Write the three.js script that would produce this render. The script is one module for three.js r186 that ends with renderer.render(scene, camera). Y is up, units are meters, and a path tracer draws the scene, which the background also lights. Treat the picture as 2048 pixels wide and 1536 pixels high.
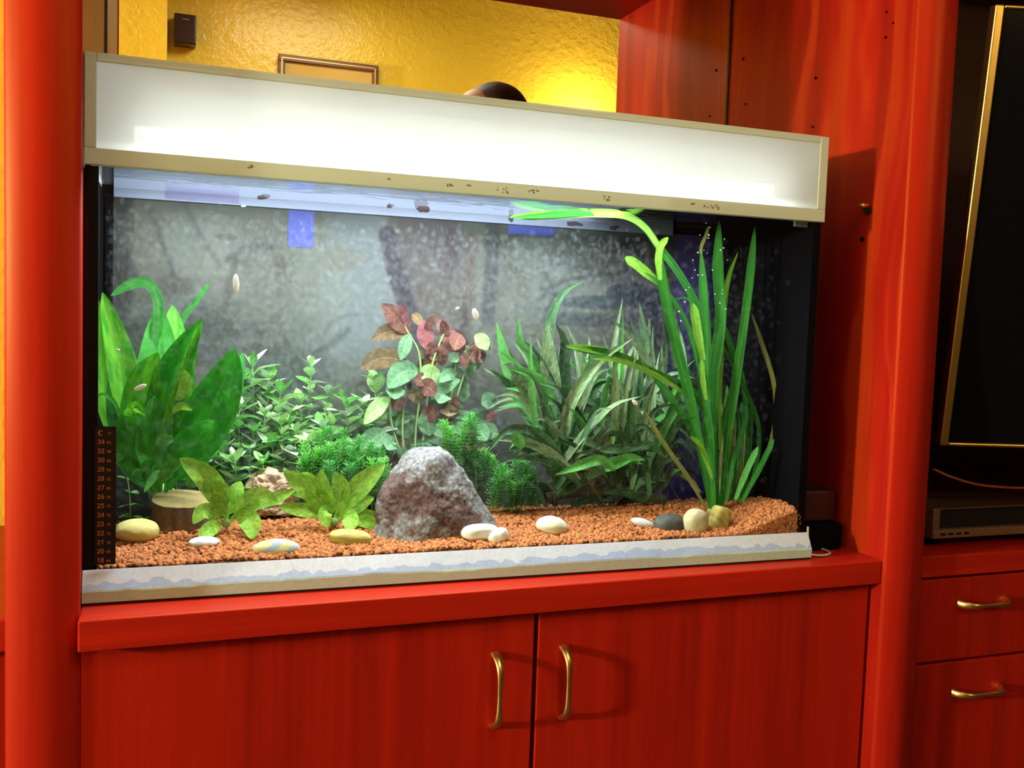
import * as THREE from 'three';
import { RoundedBoxGeometry } from 'three/addons/geometries/RoundedBoxGeometry.js';
import { mergeGeometries, mergeVertices } from 'three/addons/utils/BufferGeometryUtils.js';
import { MarchingCubes } from 'three/addons/objects/MarchingCubes.js';
import { RectAreaLightUniformsLib } from 'three/addons/lights/RectAreaLightUniformsLib.js';
RectAreaLightUniformsLib.init();

// ------------------------------------------------------------------ camera, lights, exposure
// y = 0 is the top of the cabinet ledge; the floor lies 0.70 m below. x runs along the cabinet, z comes out of it; the tank's front glass is z = 0.
const V = (x, y, z) => new THREE.Vector3(x, y, z);
const scene = new THREE.Scene();
scene.background = new THREE.Color(0x060403);
const FOCAL = 1940;
const camera = new THREE.PerspectiveCamera(2 * Math.atan(768 / FOCAL) * 180 / Math.PI, 2048 / 1536, 0.05, 30);
camera.position.set(0.07866, 0.34677, 1.19858);
camera.rotation.set(-0.0692929, -0.35170537, 0.03427022, 'YXZ');
camera.updateMatrixWorld(true);
const renderer = new THREE.WebGLRenderer({ antialias: true });
renderer.toneMapping = THREE.LinearToneMapping;
renderer.toneMappingExposure = 1.0;
renderer.shadowMap.enabled = true;

const WARM = new THREE.Color().setRGB(1, 0.95, 0.72);
const LAMP_SIDE = { at: V(-4.0, 0.72, 1.12), power: 68, radius: 0.12 };       // lamp far along the cabinet: lights the side panel, the columns and the ledge edge
const LAMP_FILL = { at: V(0.7, 1.70, 1.45), size: 0.55, power: 12 };     // unseen ceiling lamp, added as soft frontal fill
const LAMP_WALL = { power: 1.5, radius: 0.04 };                             // wall lamp seen as glare in the mirror
const TUBES = [{ z: -0.055, power: 110, color: [1, 1, 0.95] }, { z: -0.125, power: 90, color: [0.85, 0.93, 1] }];
const HOOD_GLOW = 7;
const HAZE = 64000;

// ------------------------------------------------------------------ helpers
let seed = 7;
const rnd = () => { seed = (seed + 0x6d2b79f5) | 0; let t = Math.imul(seed ^ (seed >>> 15), 1 | seed); t = (t + Math.imul(t ^ (t >>> 7), 61 | t)) ^ t; return ((t ^ (t >>> 14)) >>> 0) / 4294967296; };
const rr = (a, b) => a + (b - a) * rnd();
const clamp = (x, a = 0, b = 1) => Math.min(b, Math.max(a, x));
const smooth = (a, b, x) => { const t = clamp((x - a) / (b - a)); return t * t * (3 - 2 * t); };
const mix = (a, b, t) => a + (b - a) * t;
const hash = (x, y, z) => { let h = Math.imul(x, 374761393) ^ Math.imul(y, 668265263) ^ Math.imul(z, 2147483647 ^ 0x5bd1e995); h = Math.imul(h ^ (h >>> 13), 1274126177); return ((h ^ (h >>> 16)) >>> 0) / 4294967296; };
function noise(x, y = 0, z = 0) {
  const xi = Math.floor(x), yi = Math.floor(y), zi = Math.floor(z), f = (t) => t * t * (3 - 2 * t), u = f(x - xi), v = f(y - yi), w = f(z - zi);
  const c = (i, j, k) => hash(xi + i, yi + j, zi + k);
  return mix(mix(mix(c(0, 0, 0), c(1, 0, 0), u), mix(c(0, 1, 0), c(1, 1, 0), u), v), mix(mix(c(0, 0, 1), c(1, 0, 1), u), mix(c(0, 1, 1), c(1, 1, 1), u), v), w);
}
const fbm = (x, y, z, n = 4) => { let s = 0, a = 0.5, k = 1, t = 0; for (let i = 0; i < n; i++) { s += a * noise(x * k, y * k, z * k); t += a; a *= 0.5; k *= 2.03; } return s / t; };

// a pixel of the 2048 x 1536 photograph at the depth z, as a point of the place; and how many metres one pixel spans there
const rotM = new THREE.Matrix3().setFromMatrix4(camera.matrixWorld);
const ray = (px, py) => V((px - 1024) / FOCAL, -(py - 768) / FOCAL, -1).applyMatrix3(rotM);
const at = (px, py, z) => { const d = ray(px, py); return camera.position.clone().addScaledVector(d, (z - camera.position.z) / d.z); };
const view = V(0, 0, -1).applyMatrix3(rotM);
const mpp = (p) => p.clone().sub(camera.position).dot(view) / FOCAL;

const used = new Map();
const numbered = (n) => { const k = used.get(n) ?? 0; used.set(n, k + 1); return k ? n + '_' + String(k).padStart(3, '0') : n; };
const shade = (o) => { o.traverse((m) => { if (m.isMesh) { m.castShadow = true; m.receiveShadow = true; } }); return o; };
function tag(o, label, category, group, kind) { o.userData = { label, category }; if (group) o.userData.group = group; if (kind) o.userData.kind = kind; return o; }
function thing(name, label, category, p = V(0, 0, 0), group) { const o = new THREE.Group(); o.name = numbered(name); o.position.copy(p); scene.add(o); return tag(o, label, category, group); }
// a mesh whose geometry is given in the place's own coordinates, under a parent that may be moved
function obj(name, geo, mat, parent = scene, label) {
  const m = new THREE.Mesh(geo, mat);
  m.name = parent === scene ? numbered(name) : name;
  m.castShadow = m.receiveShadow = true;
  if (parent !== scene) { let p = parent; const o = V(0, 0, 0); while (p && p !== scene) { o.add(p.position); p = p.parent; } m.position.copy(o).negate(); m.userData = label ? { label } : {}; }
  parent.add(m);
  return m;
}
function struct(name, geo, mat) { const m = obj(name, geo, mat); m.userData = { kind: 'structure' }; return m; }
const merge = (list) => mergeGeometries(list.map((g) => { const n = g.index ? g.toNonIndexed() : g.clone(); for (const k of Object.keys(n.attributes)) if (!['position', 'normal', 'uv'].includes(k)) n.deleteAttribute(k); return n; }));
// a box between two corners, edges rounded by r, uv in metres with v along the grain axis
function box(x0, y0, z0, x1, y1, z1, r = 0.002, grain = 'y', off = 0) {
  const w = x1 - x0, h = y1 - y0, d = z1 - z0;
  const g = r > 0 ? new RoundedBoxGeometry(w, h, d, 2, Math.min(r, w / 2.01, h / 2.01, d / 2.01)) : new THREE.BoxGeometry(w, h, d).toNonIndexed();
  g.translate((x0 + x1) / 2, (y0 + y1) / 2, (z0 + z1) / 2);
  return metreUV(g, grain, off);
}
function metreUV(g, grain = 'y', off = 0) {
  const p = g.attributes.position, n = g.attributes.normal, uv = new Float32Array(p.count * 2);
  for (let i = 0; i < p.count; i++) {
    const q = { x: p.getX(i), y: p.getY(i), z: p.getZ(i) }, a = { x: Math.abs(n.getX(i)), y: Math.abs(n.getY(i)), z: Math.abs(n.getZ(i)) };
    const face = a.x > a.y && a.x > a.z ? 'x' : a.y > a.z ? 'y' : 'z', axes = ['x', 'y', 'z'].filter((k) => k !== face);
    const along = axes.includes(grain) ? grain : axes[1], across = axes.find((k) => k !== along);
    uv[2 * i] = q[across] + off; uv[2 * i + 1] = q[along] + off * 0.37;
  }
  return g.setAttribute('uv', new THREE.BufferAttribute(uv, 2));
}
function texture(w, h, fn, srgb = false, wrap = THREE.RepeatWrapping) {
  const d = new Uint8Array(w * h * 4);
  for (let y = 0; y < h; y++) for (let x = 0; x < w; x++) { const c = fn((x + 0.5) / w, (y + 0.5) / h), i = (y * w + x) * 4; for (let k = 0; k < 3; k++) d[i + k] = clamp(c[k], 0, 1) * 255; d[i + 3] = 255; }
  const t = new THREE.DataTexture(d, w, h);
  t.magFilter = THREE.LinearFilter; t.wrapS = t.wrapT = wrap; t.needsUpdate = true;
  if (srgb) t.colorSpace = THREE.SRGBColorSpace;
  return t;
}
const std = (o) => new THREE.MeshStandardMaterial(o), phy = (o) => new THREE.MeshPhysicalMaterial(o);
const lin = (r, g, b) => new THREE.Color().setRGB(r, g, b);

// ------------------------------------------------------------------ materials
const enc = (x) => Math.pow(clamp(x), 1 / 2.2);
function woodTexture(flame) {
  return texture(512, 1024, (u, v) => {
    // one tile is 0.8 m across the grain and 1.6 m along it
    const x = u * 0.8, y = v * 1.6;
    const warp = (fbm(x * 6, y * 1.6, 3) - 0.5) * 0.09;
    const rings = noise((x + warp * (1 + flame) + flame * 0.10 * (fbm(x * 3 + 7, y * 2.2, 8, 2) - 0.5)) * 62, y * 0.5, 13);
    const streak = fbm(x * 55, y * 1.4, 11, 3), fine = noise(x * 420, y * 9, 5), broad = fbm(x * 9, y * 0.9, 21, 3);
    const t = 0.72 + 0.34 * (streak - 0.5) + 0.12 * (fine - 0.5) + 0.3 * (broad - 0.5) + flame * 0.30 * (rings - 0.5);
    return [enc(0.56 * t), enc((0.012 + 0.020 * (flame > 1 ? smooth(0.40, 0.75, rings) : 0)) * t * (0.4 + 0.9 * t)), enc(0.0035 * t)];
  }, true, THREE.MirroredRepeatWrapping);
}
const woodT = woodTexture(0.25), flameT = woodTexture(1.3);
const tiled = (t, su, sv) => { const c = t.clone(); c.repeat.set(su, sv); c.needsUpdate = true; return c; };
const wood = phy({ map: tiled(woodT, 1 / 0.8, 1 / 1.6), roughness: 0.40, specularIntensity: 0.7, specularColor: lin(1, 0.5, 0.07) });
const woodFlame = phy({ map: tiled(flameT, 1 / 0.8, 1 / 1.6), roughness: 0.40, specularIntensity: 0.7, specularColor: lin(1, 0.5, 0.07) });
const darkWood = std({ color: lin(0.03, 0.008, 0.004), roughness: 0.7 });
const black = phy({ color: lin(0.0025, 0.0025, 0.004), roughness: 0.7, specularIntensity: 0.06 });
const blackGloss = phy({ color: lin(0.003, 0.003, 0.004), roughness: 0.12, specularIntensity: 0.25 });
const satinBlack = std({ color: lin(0.008, 0.008, 0.009), roughness: 0.35 });
const brass = std({ color: lin(0.80, 0.52, 0.16), roughness: 0.32, metalness: 1 });
const steel = std({ color: lin(0.62, 0.52, 0.40), roughness: 0.28, metalness: 1 });
const paperBump = texture(512, 512, (u, v) => { const p = Math.pow(fbm(u * 46, v * 46, 2, 2), 1.3) * 0.75 + 0.25 * noise(u * 150, v * 150, 9); return [p, p, p]; });
paperBump.repeat.set(1, 1);
const wallpaper = phy({ color: lin(0.84, 0.57, 0.05), roughness: 0.32, specularIntensity: 1, bumpMap: paperBump, bumpScale: 0.0028 });
const plaster = std({ color: lin(0.16, 0.11, 0.07), roughness: 0.9 });
const floorM = std({ color: lin(0.05, 0.03, 0.02), roughness: 0.5 });
const mirrorM = std({ color: lin(0.93, 0.92, 0.88), roughness: 0.0, metalness: 1 });
const glassM = phy({ color: lin(0.97, 0.99, 0.98), roughness: 0.0, transmission: 1, thickness: 0, ior: 1.45, specularIntensity: 0.3 });
const hoodWhite = phy({ color: lin(0.80, 0.845, 0.85), roughness: 0.75, transmission: 0.55, thickness: 0 });
const hoodRim = phy({ color: lin(0.60, 0.64, 0.50), roughness: 0.6, transmission: 0.16, thickness: 0 });
const hoodInside = std({ color: lin(0.45, 0.46, 0.46), roughness: 0.6 });

// ------------------------------------------------------------------ the room
const FLOOR = -0.70, CEIL = 1.78, X0 = -5.2, X1 = 4.2, ZB = -0.52, ZF = 2.2;
struct('floor', box(X0 - 0.1, FLOOR - 0.1, ZB - 0.1, X1 + 0.1, FLOOR, ZF + 0.1, 0), floorM);
struct('ceiling', box(X0 - 0.1, CEIL, ZB - 0.1, X1 + 0.1, CEIL + 0.1, ZF + 0.1, 0), plaster);
struct('wall_back', box(X0 - 0.1, FLOOR, ZB - 0.1, X1 + 0.1, CEIL, ZB, 0), wallpaper);
struct('wall_front', box(X0 - 0.1, FLOOR, ZF, X1 + 0.1, CEIL, ZF + 0.1, 0), wallpaper);
struct('wall_left', box(X0 - 0.1, FLOOR, ZB, X0, CEIL, ZF, 0), plaster);
struct('wall_right', box(X1, FLOOR, ZB, X1 + 0.1, CEIL, ZF, 0), plaster);
struct('added_wall_panelling', box(X0, FLOOR, ZF - 0.012, X1, 0.95, ZF, 0.003), plaster);  // dark panelling out of view, added to cut light bounced off this wall
const MIRROR = -0.449, mirrored = (px, py, z) => { const p = at(px, py, 2 * MIRROR - z); p.z = z; return p; };   // what the mirror shows at a pixel, at the true depth z
{ // a pier of the wall, which the mirror shows
  const e = mirrored(335, 50, ZF - 0.16).x;
  struct('wall_pier', box(e - 0.5, 0.95, ZF - 0.16, e, CEIL, ZF, 0.004), wallpaper);
  struct('added_wall_panelling', box(e - 0.505, FLOOR, ZF - 0.165, e + 0.005, 0.95, ZF - 0.0125, 0.003), plaster);  // added below the pier to keep its bright reflection off the front glass
}

// ------------------------------------------------------------------ the wall unit
const XL = -0.001, XR = 1.1056, PZ = 0.05, SHELF = 1.06;
function pilaster(x0, x1, y0, y1, z0, bulge) {
  const s = new THREE.Shape(), n = 18;
  s.moveTo(x0, -z0);
  for (let i = 0; i <= n; i++) { const t = i / n; s.lineTo(mix(x0, x1, t), -(z0 + 0.004 + bulge * Math.pow(Math.sin(Math.PI * clamp(t, 0.0, 1)), 0.85))); }
  s.lineTo(x1, -z0);
  const g = new THREE.ExtrudeGeometry(s, { depth: y1 - y0, bevelEnabled: false, curveSegments: 1 }).rotateX(-Math.PI / 2).translate(0, y0, 0);
  const c = mergeVertices((g.deleteAttribute('normal'), g.deleteAttribute('uv'), g)); c.computeVertexNormals();
  return metreUV(c.toNonIndexed(), 'y', 0.1);
}
{
  const a = thing('upright_panel', 'red cherry upright panel with rounded front column beside the thermometer end of the tank', 'wall unit', V(XL - 0.04, FLOOR, -0.2));
  obj('board', box(XL - 0.060, FLOOR, -0.45, XL, CEIL - 0.05, PZ - 0.008, 0.001, 'y', 0.2), wood, a);
  obj('column', pilaster(-0.074, 0.001, FLOOR, CEIL - 0.05, PZ - 0.008, 0.013), wood, a);
  const b = thing('upright_panel', 'red cherry upright panel with flame grain and drilled holes between tank and television', 'wall unit', V(XR + 0.04, FLOOR, -0.2));
  obj('board', box(XR, FLOOR, -0.45, XR + 0.06, CEIL - 0.05, PZ - 0.004, 0.0015, 'y', 0.53), woodFlame, b);
  obj('column', pilaster(XR + 0.001, XR + 0.074, FLOOR, CEIL - 0.05, PZ - 0.008, 0.014), wood, b);
  // shelf-pin holes drilled in the board: little dark cups sunk flush into it
  for (const [px, py, r] of [[1725, 479, 4.5], [1487, 118, 2.5], [1632, 156, 3], [1626, 254, 2.2], [1774, 24, 2], [1787, 46, 2], [1772, 75, 2.5], [1492, 208, 2], [1420, 155, 2.5], [1416, 236, 2]]) {
    const d = ray(px, py), k = (XR - camera.position.x) / d.x, p = camera.position.clone().addScaledVector(d, k);
    if (p.z < -0.44) continue;
    const g = new THREE.CylinderGeometry(r * mpp(p) * 1.1, r * mpp(p) * 1.1, 0.002, 14).rotateZ(Math.PI / 2).translate(XR - 0.0002, p.y, p.z);
    obj('pin_hole', g, black, b);
  }
  const d = ray(1737, 416), p = camera.position.clone().addScaledVector(d, (XR - camera.position.x) / d.x);
  const pin = thing('shelf_pin', 'small shiny brass shelf pin stuck in the cherry side panel', 'shelf pin', V(XR, p.y, p.z));
  obj('sleeve', new THREE.CylinderGeometry(0.0075, 0.008, 0.004, 20).rotateZ(Math.PI / 2).translate(XR - 0.002, p.y - 0.003, p.z), satinBlack, pin);
  obj('peg', new THREE.CapsuleGeometry(0.0046, 0.008, 6, 14).rotateZ(Math.PI / 2).translate(XR - 0.007, p.y + 0.003, p.z), brass, pin);
  const sh = thing('upper_shelf', 'dark red cherry shelf spanning above the mirror niche', 'shelf', V(0.55, SHELF, -0.2));
  obj('board', box(XL, SHELF, -0.448, XR, SHELF + 0.035, PZ - 0.004, 0.002, 'x', 0.3), wood, sh);
  obj('fascia', box(XL, SHELF + 0.036, PZ - 0.03, XR, SHELF + 0.30, PZ - 0.008, 0.002, 'x', 0.5), wood, sh);
  const mi = thing('mirror', 'frameless mirror lining the back of the niche above the tank', 'mirror', V(0.55, 0.5, MIRROR));
  obj('mirror_glass', box(XL, 0.0005, MIRROR - 0.006, XR, SHELF, MIRROR, 0), mirrorM, mi);
  for (const x of [XL, XR - 0.004]) obj('edge_strip', box(x + 0.0002, 0.0005, MIRROR + 0.0003, x + 0.0038, SHELF, MIRROR + 0.003, 0), satinBlack, mi);
}
// a board whose front edge is not quite parallel to the wall
function skewBoard(x0, x1, y0, y1, zb, zl, zr, grain, off) {
  const g = box(0, y0, 0, 1, y1, 1, 0, grain), p = g.attributes.position;
  const r = box(x0, y0, zb, x1, y1, (zl + zr) / 2, 0.0025, grain, off), q = r.attributes.position, m = (zl + zr) / 2;
  for (let i = 0; i < q.count; i++) { const z = q.getZ(i), t = (z - zb) / (m - zb), e = mix(zl, zr, (q.getX(i) - x0) / (x1 - x0)); q.setZ(i, zb + t * (e - zb)); }
  return r;
}
const ZL = 0.068, ZR = 0.043;
tag(obj('ledge', skewBoard(XL + 0.0005, XR - 0.0003, -0.036, 0, -0.45, ZL, ZR, 'x', 0.15), wood), 'thick red cherry ledge that carries the aquarium', 'ledge');
tag(obj('ledge', skewBoard(XR + 0.061, 2.3, -0.034, 0, -0.45, 0.038, 0.034, 'x', 0.45), wood), 'red cherry ledge under the television and the set-top box', 'ledge');
tag(obj('ledge', box(-1.2, -0.036, -0.45, XL - 0.061, 0, 0.045, 0.0025, 'x', 0.75), wood), 'end of the red cherry ledge at the photo border beyond the column', 'ledge');

// bow handle: two feet and a grip that is thickest at one end
function handleGeo(len, out) {
  const pts = [V(0, 0, 0), V(0, 0.004, out * 0.45), V(0, len * 0.16, out * 0.92), V(0, len * 0.5, out), V(0, len * 0.84, out * 0.92), V(0, len - 0.004, out * 0.45), V(0, len, 0)];
  const c = new THREE.CatmullRomCurve3(pts), n = 40, m = 12, pos = [], idx = [], fr = c.computeFrenetFrames(n);
  for (let i = 0; i <= n; i++) {
    const t = i / n, p = c.getPointAt(t), e = Math.abs(t - 0.5) * 2, a = 0.0026 + 0.0034 * Math.pow(e, 1.6);
    for (let j = 0; j <= m; j++) { const th = j / m * 2 * Math.PI, s = V(1, 0, 0), b = s.clone().cross(fr.tangents[i]).normalize(); pos.push(...p.clone().addScaledVector(s, Math.cos(th) * a * 1.25).addScaledVector(b, Math.sin(th) * a * 0.8).toArray()); }
  }
  for (let i = 0; i < n; i++) for (let j = 0; j < m; j++) { const a = i * (m + 1) + j, b = a + m + 1; idx.push(a, b, a + 1, b, b + 1, a + 1); }
  const g = new THREE.BufferGeometry().setAttribute('position', new THREE.Float32BufferAttribute(pos, 3)); g.setIndex(idx); g.computeVertexNormals();
  return g;
}
const HANDLE = handleGeo(0.096, 0.021);
function handle(parent, x, y, z, across) {
  const m = new THREE.Mesh(HANDLE, brass); m.name = 'handle'; m.castShadow = m.receiveShadow = true; m.userData = { label: 'curved brass bow handle' };
  m.position.set(x, y, z).sub(parent.userData.world); if (across) m.rotation.z = -Math.PI / 2;
  parent.add(m);
}
function front(name, parent, x0, y0, x1, y1, zl, zr, off, label) {
  const g = skewBoard(x0, x1, y0, y1, zl - 0.019, zl, zr, 'y', off), m = obj(name, g, wood, parent, label);
  m.userData.world = V(0, 0, 0);
  return m;
}
{
  const c = thing('base_cabinet', 'red cherry base cabinet with two doors below the aquarium ledge', 'cabinet', V(0.55, FLOOR, -0.2));
  obj('carcass', merge([box(XL + 0.001, FLOOR, -0.45, XR - 0.001, -0.037, 0.012, 0.001, 'y', 0.2)]), darkWood, c);
  const d1 = front('door', c, XL + 0.002, FLOOR + 0.06, 0.5492, -0.042, 0.047, 0.036, 0.12), d2 = front('door', c, 0.5545, FLOOR + 0.06, XR - 0.005, -0.042, 0.036, 0.024, 0.31);
  handle(d1, 0.4955, -0.187, 0.037); handle(d2, 0.5925, -0.187, 0.035);
  const r = thing('drawer_unit', 'red cherry drawer unit with two drawers below the television ledge', 'cabinet', V(1.7, FLOOR, -0.2));
  obj('carcass', box(XR + 0.061, FLOOR, -0.45, 2.3, -0.035, 0.012, 0.001, 'y', 0.6), darkWood, r);
  const e1 = front('drawer', r, XR + 0.062, -0.1705, 1.62, -0.0385, 0.034, 0.034, 0.61), e2 = front('drawer', r, XR + 0.062, -0.46, 1.62, -0.1745, 0.034, 0.034, 0.84);
  handle(e1, 1.268, -0.080, 0.034, true); handle(e2, 1.268, -0.224, 0.034, true);
  for (const e of [e1, e2, d1, d2]) delete e.userData.world;
  obj('cabinet_side', box(1.625, FLOOR, -0.45, 2.3, -0.036, 0.034, 0.002, 'y', 0.3), wood, r);
  const l = thing('base_cabinet', 'edge of the neighbouring red cherry cabinet beyond the column', 'cabinet', V(-0.6, FLOOR, -0.2));
  obj('carcass', box(-1.2, FLOOR, -0.45, XL - 0.062, -0.037, 0.03, 0.002, 'y', 0.1), wood, l);
  obj('plinth', box(-1.2, FLOOR, -0.45, XL - 0.062, FLOOR + 0.06, 0.034, 0.002, 'x', 0.1), darkWood, l);
  const n = thing('television_niche', 'dark back and far side of the niche behind the television', 'wall unit', V(1.75, 0.4, -0.44));
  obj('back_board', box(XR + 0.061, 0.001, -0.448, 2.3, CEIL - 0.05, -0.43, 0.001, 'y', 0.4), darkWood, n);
  obj('side_board', box(2.28, 0.001, -0.43, 2.34, CEIL - 0.05, PZ, 0.001, 'y', 0.4), wood, n);
  obj('top_board', box(XR + 0.061, 1.06, -0.43, 2.28, 1.095, PZ - 0.01, 0.001, 'x', 0.4), wood, n);
}

// ------------------------------------------------------------------ television, set-top box
{
  const W = 0.98, H = 0.66, D = 0.035, tv = thing('television', 'black flat television with slim polished bezel leaning in the dark niche', 'television');
  const bar = (x0, y0, x1, y1) => box(x0, y0, -0.012, x1, y1, 0.006, 0.003);
  const part = (name, g, m, label) => { const o = new THREE.Mesh(g, m); o.name = name; o.castShadow = o.receiveShadow = true; if (label) o.userData = { label }; tv.add(o); };
  part('bezel', merge([bar(0, 0, 0.014, H), bar(0.014, 0, W, 0.006), bar(0.014, H - 0.006, W, H), bar(W - 0.014, 0, W, H)]), std({ color: lin(0.66, 0.44, 0.13), roughness: 0.34, metalness: 1 }), 'polished metal bezel');
  part('screen', box(0.013, 0.005, -0.010, W - 0.013, H - 0.005, 0.0015, 0.001), blackGloss);
  part('housing', box(0.02, 0.02, -D, W - 0.02, H - 0.02, -0.0105, 0.008), satinBlack);
  part('wall_bracket', box(W / 2 - 0.12, H / 2 - 0.10, -0.24, W / 2 + 0.12, H / 2 + 0.10, -D, 0.006), satinBlack);
  tv.position.copy(at(1876, 890, 0.0)); tv.rotation.order = 'YXZ'; tv.rotation.set(0.122, -0.30, 0);
  const s = thing('set_top_box', 'black and silver set-top box lying on the ledge under the television', 'player', V(1.45, 0, -0.1));
  obj('case', box(1.245, 0.016, -0.30, 1.68, 0.0615, -0.012, 0.003), satinBlack, s);
  obj('lid', box(1.242, 0.0615, -0.305, 1.683, 0.0645, -0.004, 0.001), std({ color: lin(0.16, 0.09, 0.06), roughness: 0.35, metalness: 0.6 }), s);
  const lip = s; obj('front_lip', box(1.242, 0.016, -0.03, 1.683, 0.030, 0.0, 0.002), std({ color: lin(0.28, 0.16, 0.11), roughness: 0.35, metalness: 0.5 }), lip);
  obj('side_cheek', merge([box(1.2415, 0.016, -0.06, 1.256, 0.0635, -0.002, 0.002)]), std({ color: lin(0.2, 0.12, 0.08), roughness: 0.4, metalness: 0.5 }), lip);
  for (let i = 0; i < 4; i++) obj('button', box(1.256 + i * 0.016, 0.0215, -0.001, 1.266 + i * 0.016, 0.0245, 0.0012, 0.0008), black, s);
  for (const [x, z] of [[1.27, -0.04], [1.65, -0.04], [1.27, -0.27], [1.65, -0.27]]) obj('foot', new THREE.CylinderGeometry(0.012, 0.014, 0.016, 16).translate(x, 0.008, z), black, s);
  const cp = [[1866, 938], [1900, 953], [1950, 968], [2000, 974], [2060, 975], [2140, 960]].map(([x, y]) => at(x, y, -0.03));
  tag(obj('cable', new THREE.TubeGeometry(new THREE.CatmullRomCurve3(cp), 40, 0.0022, 8), std({ color: lin(0.35, 0.09, 0.05), roughness: 0.4 })), 'thin dark red cable sagging in front of the set-top box', 'cable');
}

// ------------------------------------------------------------------ the aquarium shell
const TB = -0.288, HB = 0.501, HT = 0.625, WATER = 0.5085;
const gravelH = (x, z) => {
  const front = 0.0365 + 0.20 * clamp(-z, 0, 0.28) - 0.06 * smooth(0.1, 0.28, -z);
  const heap = 0.031 * smooth(0.875, 0.985, x) * (1 - smooth(0.03, 0.14, -z) * 0.85);
  return front + heap + 0.004 * (fbm(x * 18, 5, z * 18, 2) - 0.5);
};
{
  const t = thing('aquarium', 'glass aquarium with black seams and a white strip along its foot', 'aquarium', V(0.5, 0, -0.14));
  obj('front_pane', box(0.0005, 0.037, -0.006, 0.9995, HB, 0, 0), glassM, t);
  obj('base_plate', box(0.0, 0.004, TB, 1.0, 0.0075, -0.0005, 0), black, t);
  obj('base_mat', box(0.001, 0.0, TB, 0.999, 0.004, -0.002, 0), std({ color: lin(0.30, 0.24, 0.15), roughness: 0.8 }), t, 'thin edge of the mat under the tank');
  obj('side_pane', box(0.0005, 0.0075, TB, 0.007, HB, -0.0065, 0), black, t);
  obj('side_pane', box(0.993, 0.0075, TB, 0.9955, HB + 0.06, -0.0125, 0), black, t);
  { const A = at(1590, 441, -0.03), B = at(1636, 456, -0.03); obj('lid_clip', box(A.x, B.y, -0.034, B.x, A.y + 0.012, -0.03, 0.001), std({ color: lin(0.5, 0.5, 0.45), roughness: 0.5 }), t); }
  for (const [px, py, w, h] of [[528, 393, 22, 12], [783, 412, 20, 9], [845, 412, 32, 22], [1150, 448, 34, 9], [1230, 456, 26, 9], [1020, 437, 14, 12]]) { const p = at(px, py, TB + 0.009), k = mpp(p), L = []; for (let i = 0; i < 7; i++) L.push(new THREE.SphereGeometry(1, 8, 6).scale(w * k * 0.25, h * k * 0.3, 0.0005).translate(p.x + rr(-0.35, 0.35) * w * k, p.y + rr(-0.3, 0.3) * h * k, p.z)); obj('rim_stain', merge(L), std({ color: lin(0.10, 0.07, 0.07), roughness: 0.9 }), t); }
  obj('back_pane', box(0.007, 0.0075, TB, 0.993, HB + 0.01, TB + 0.003, 0), black, t);
  obj('silicone_seam', box(0.0008, 0.037, -0.0110, 0.0150, HB - 0.0005, -0.0062, 0.001), black, t);
  obj('silicone_seam', box(0.9855, 0.037, -0.0110, 0.9992, HB - 0.0005, -0.0062, 0.001), black, t);
  obj('silicone_seam', box(0.0085, 0.037, TB + 0.004, 0.0195, HB - 0.004, TB + 0.010, 0.001), black, t);
  // foot strip: its upper band leans outwards, so that tank light which passes over the gravel and through the glass falls on it; below it a wavy crease shapes in the ragged edge of that light
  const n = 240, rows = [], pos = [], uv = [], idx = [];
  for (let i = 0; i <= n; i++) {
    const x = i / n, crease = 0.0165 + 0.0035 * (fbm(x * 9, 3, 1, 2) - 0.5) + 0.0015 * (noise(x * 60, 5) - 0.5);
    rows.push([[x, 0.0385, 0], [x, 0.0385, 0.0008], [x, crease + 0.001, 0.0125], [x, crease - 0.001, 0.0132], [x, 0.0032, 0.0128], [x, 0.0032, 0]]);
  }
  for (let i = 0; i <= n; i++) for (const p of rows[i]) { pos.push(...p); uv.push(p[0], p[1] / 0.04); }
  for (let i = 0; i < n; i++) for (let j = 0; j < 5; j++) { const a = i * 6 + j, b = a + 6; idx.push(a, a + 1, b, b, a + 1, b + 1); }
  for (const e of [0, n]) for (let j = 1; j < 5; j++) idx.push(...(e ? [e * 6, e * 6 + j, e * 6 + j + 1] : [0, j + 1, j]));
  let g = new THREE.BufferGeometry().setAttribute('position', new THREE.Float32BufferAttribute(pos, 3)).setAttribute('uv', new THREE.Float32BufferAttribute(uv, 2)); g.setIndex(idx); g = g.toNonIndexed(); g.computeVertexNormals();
  const stripT = texture(1024, 64, (u, v) => { const h = 0.62 + 0.22 * (fbm(u * 14, 2, 7, 3) - 0.5) + 0.16 * (noise(u * 130, 4) - 0.5), blue = v > 0.43 && v < h, q = 0.97 + 0.06 * (noise(u * 400, v * 16) - 0.5); return v <= 0.43 ? [0.68 * q, 0.79 * q, 0.74 * q] : blue ? [0.62 * q, 0.70 * q, 0.82 * q] : [0.77 * q, 0.81 * q, 0.86 * q]; }, true, THREE.ClampToEdgeWrapping);  // bands paint the gravel's shade: partial in the blue, full in the lowest
  obj('foot_strip', g, std({ map: stripT, roughness: 0.45 }), t, 'white strip hiding the gravel edge, with gravel shade painted as a pale blue ragged band');
  obj('foot_rail', box(0.0, 0.0, -0.001, 1.0, 0.0034, 0.0115, 0.001), satinBlack, t);
  obj('back_rim', box(0.0195, 0.4945, TB + 0.0035, 0.905, 0.535, TB + 0.0085, 0.001), std({ color: lin(0.26, 0.30, 0.44), roughness: 0.4 }), t, 'pale rim along the back at the waterline');
}
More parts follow.
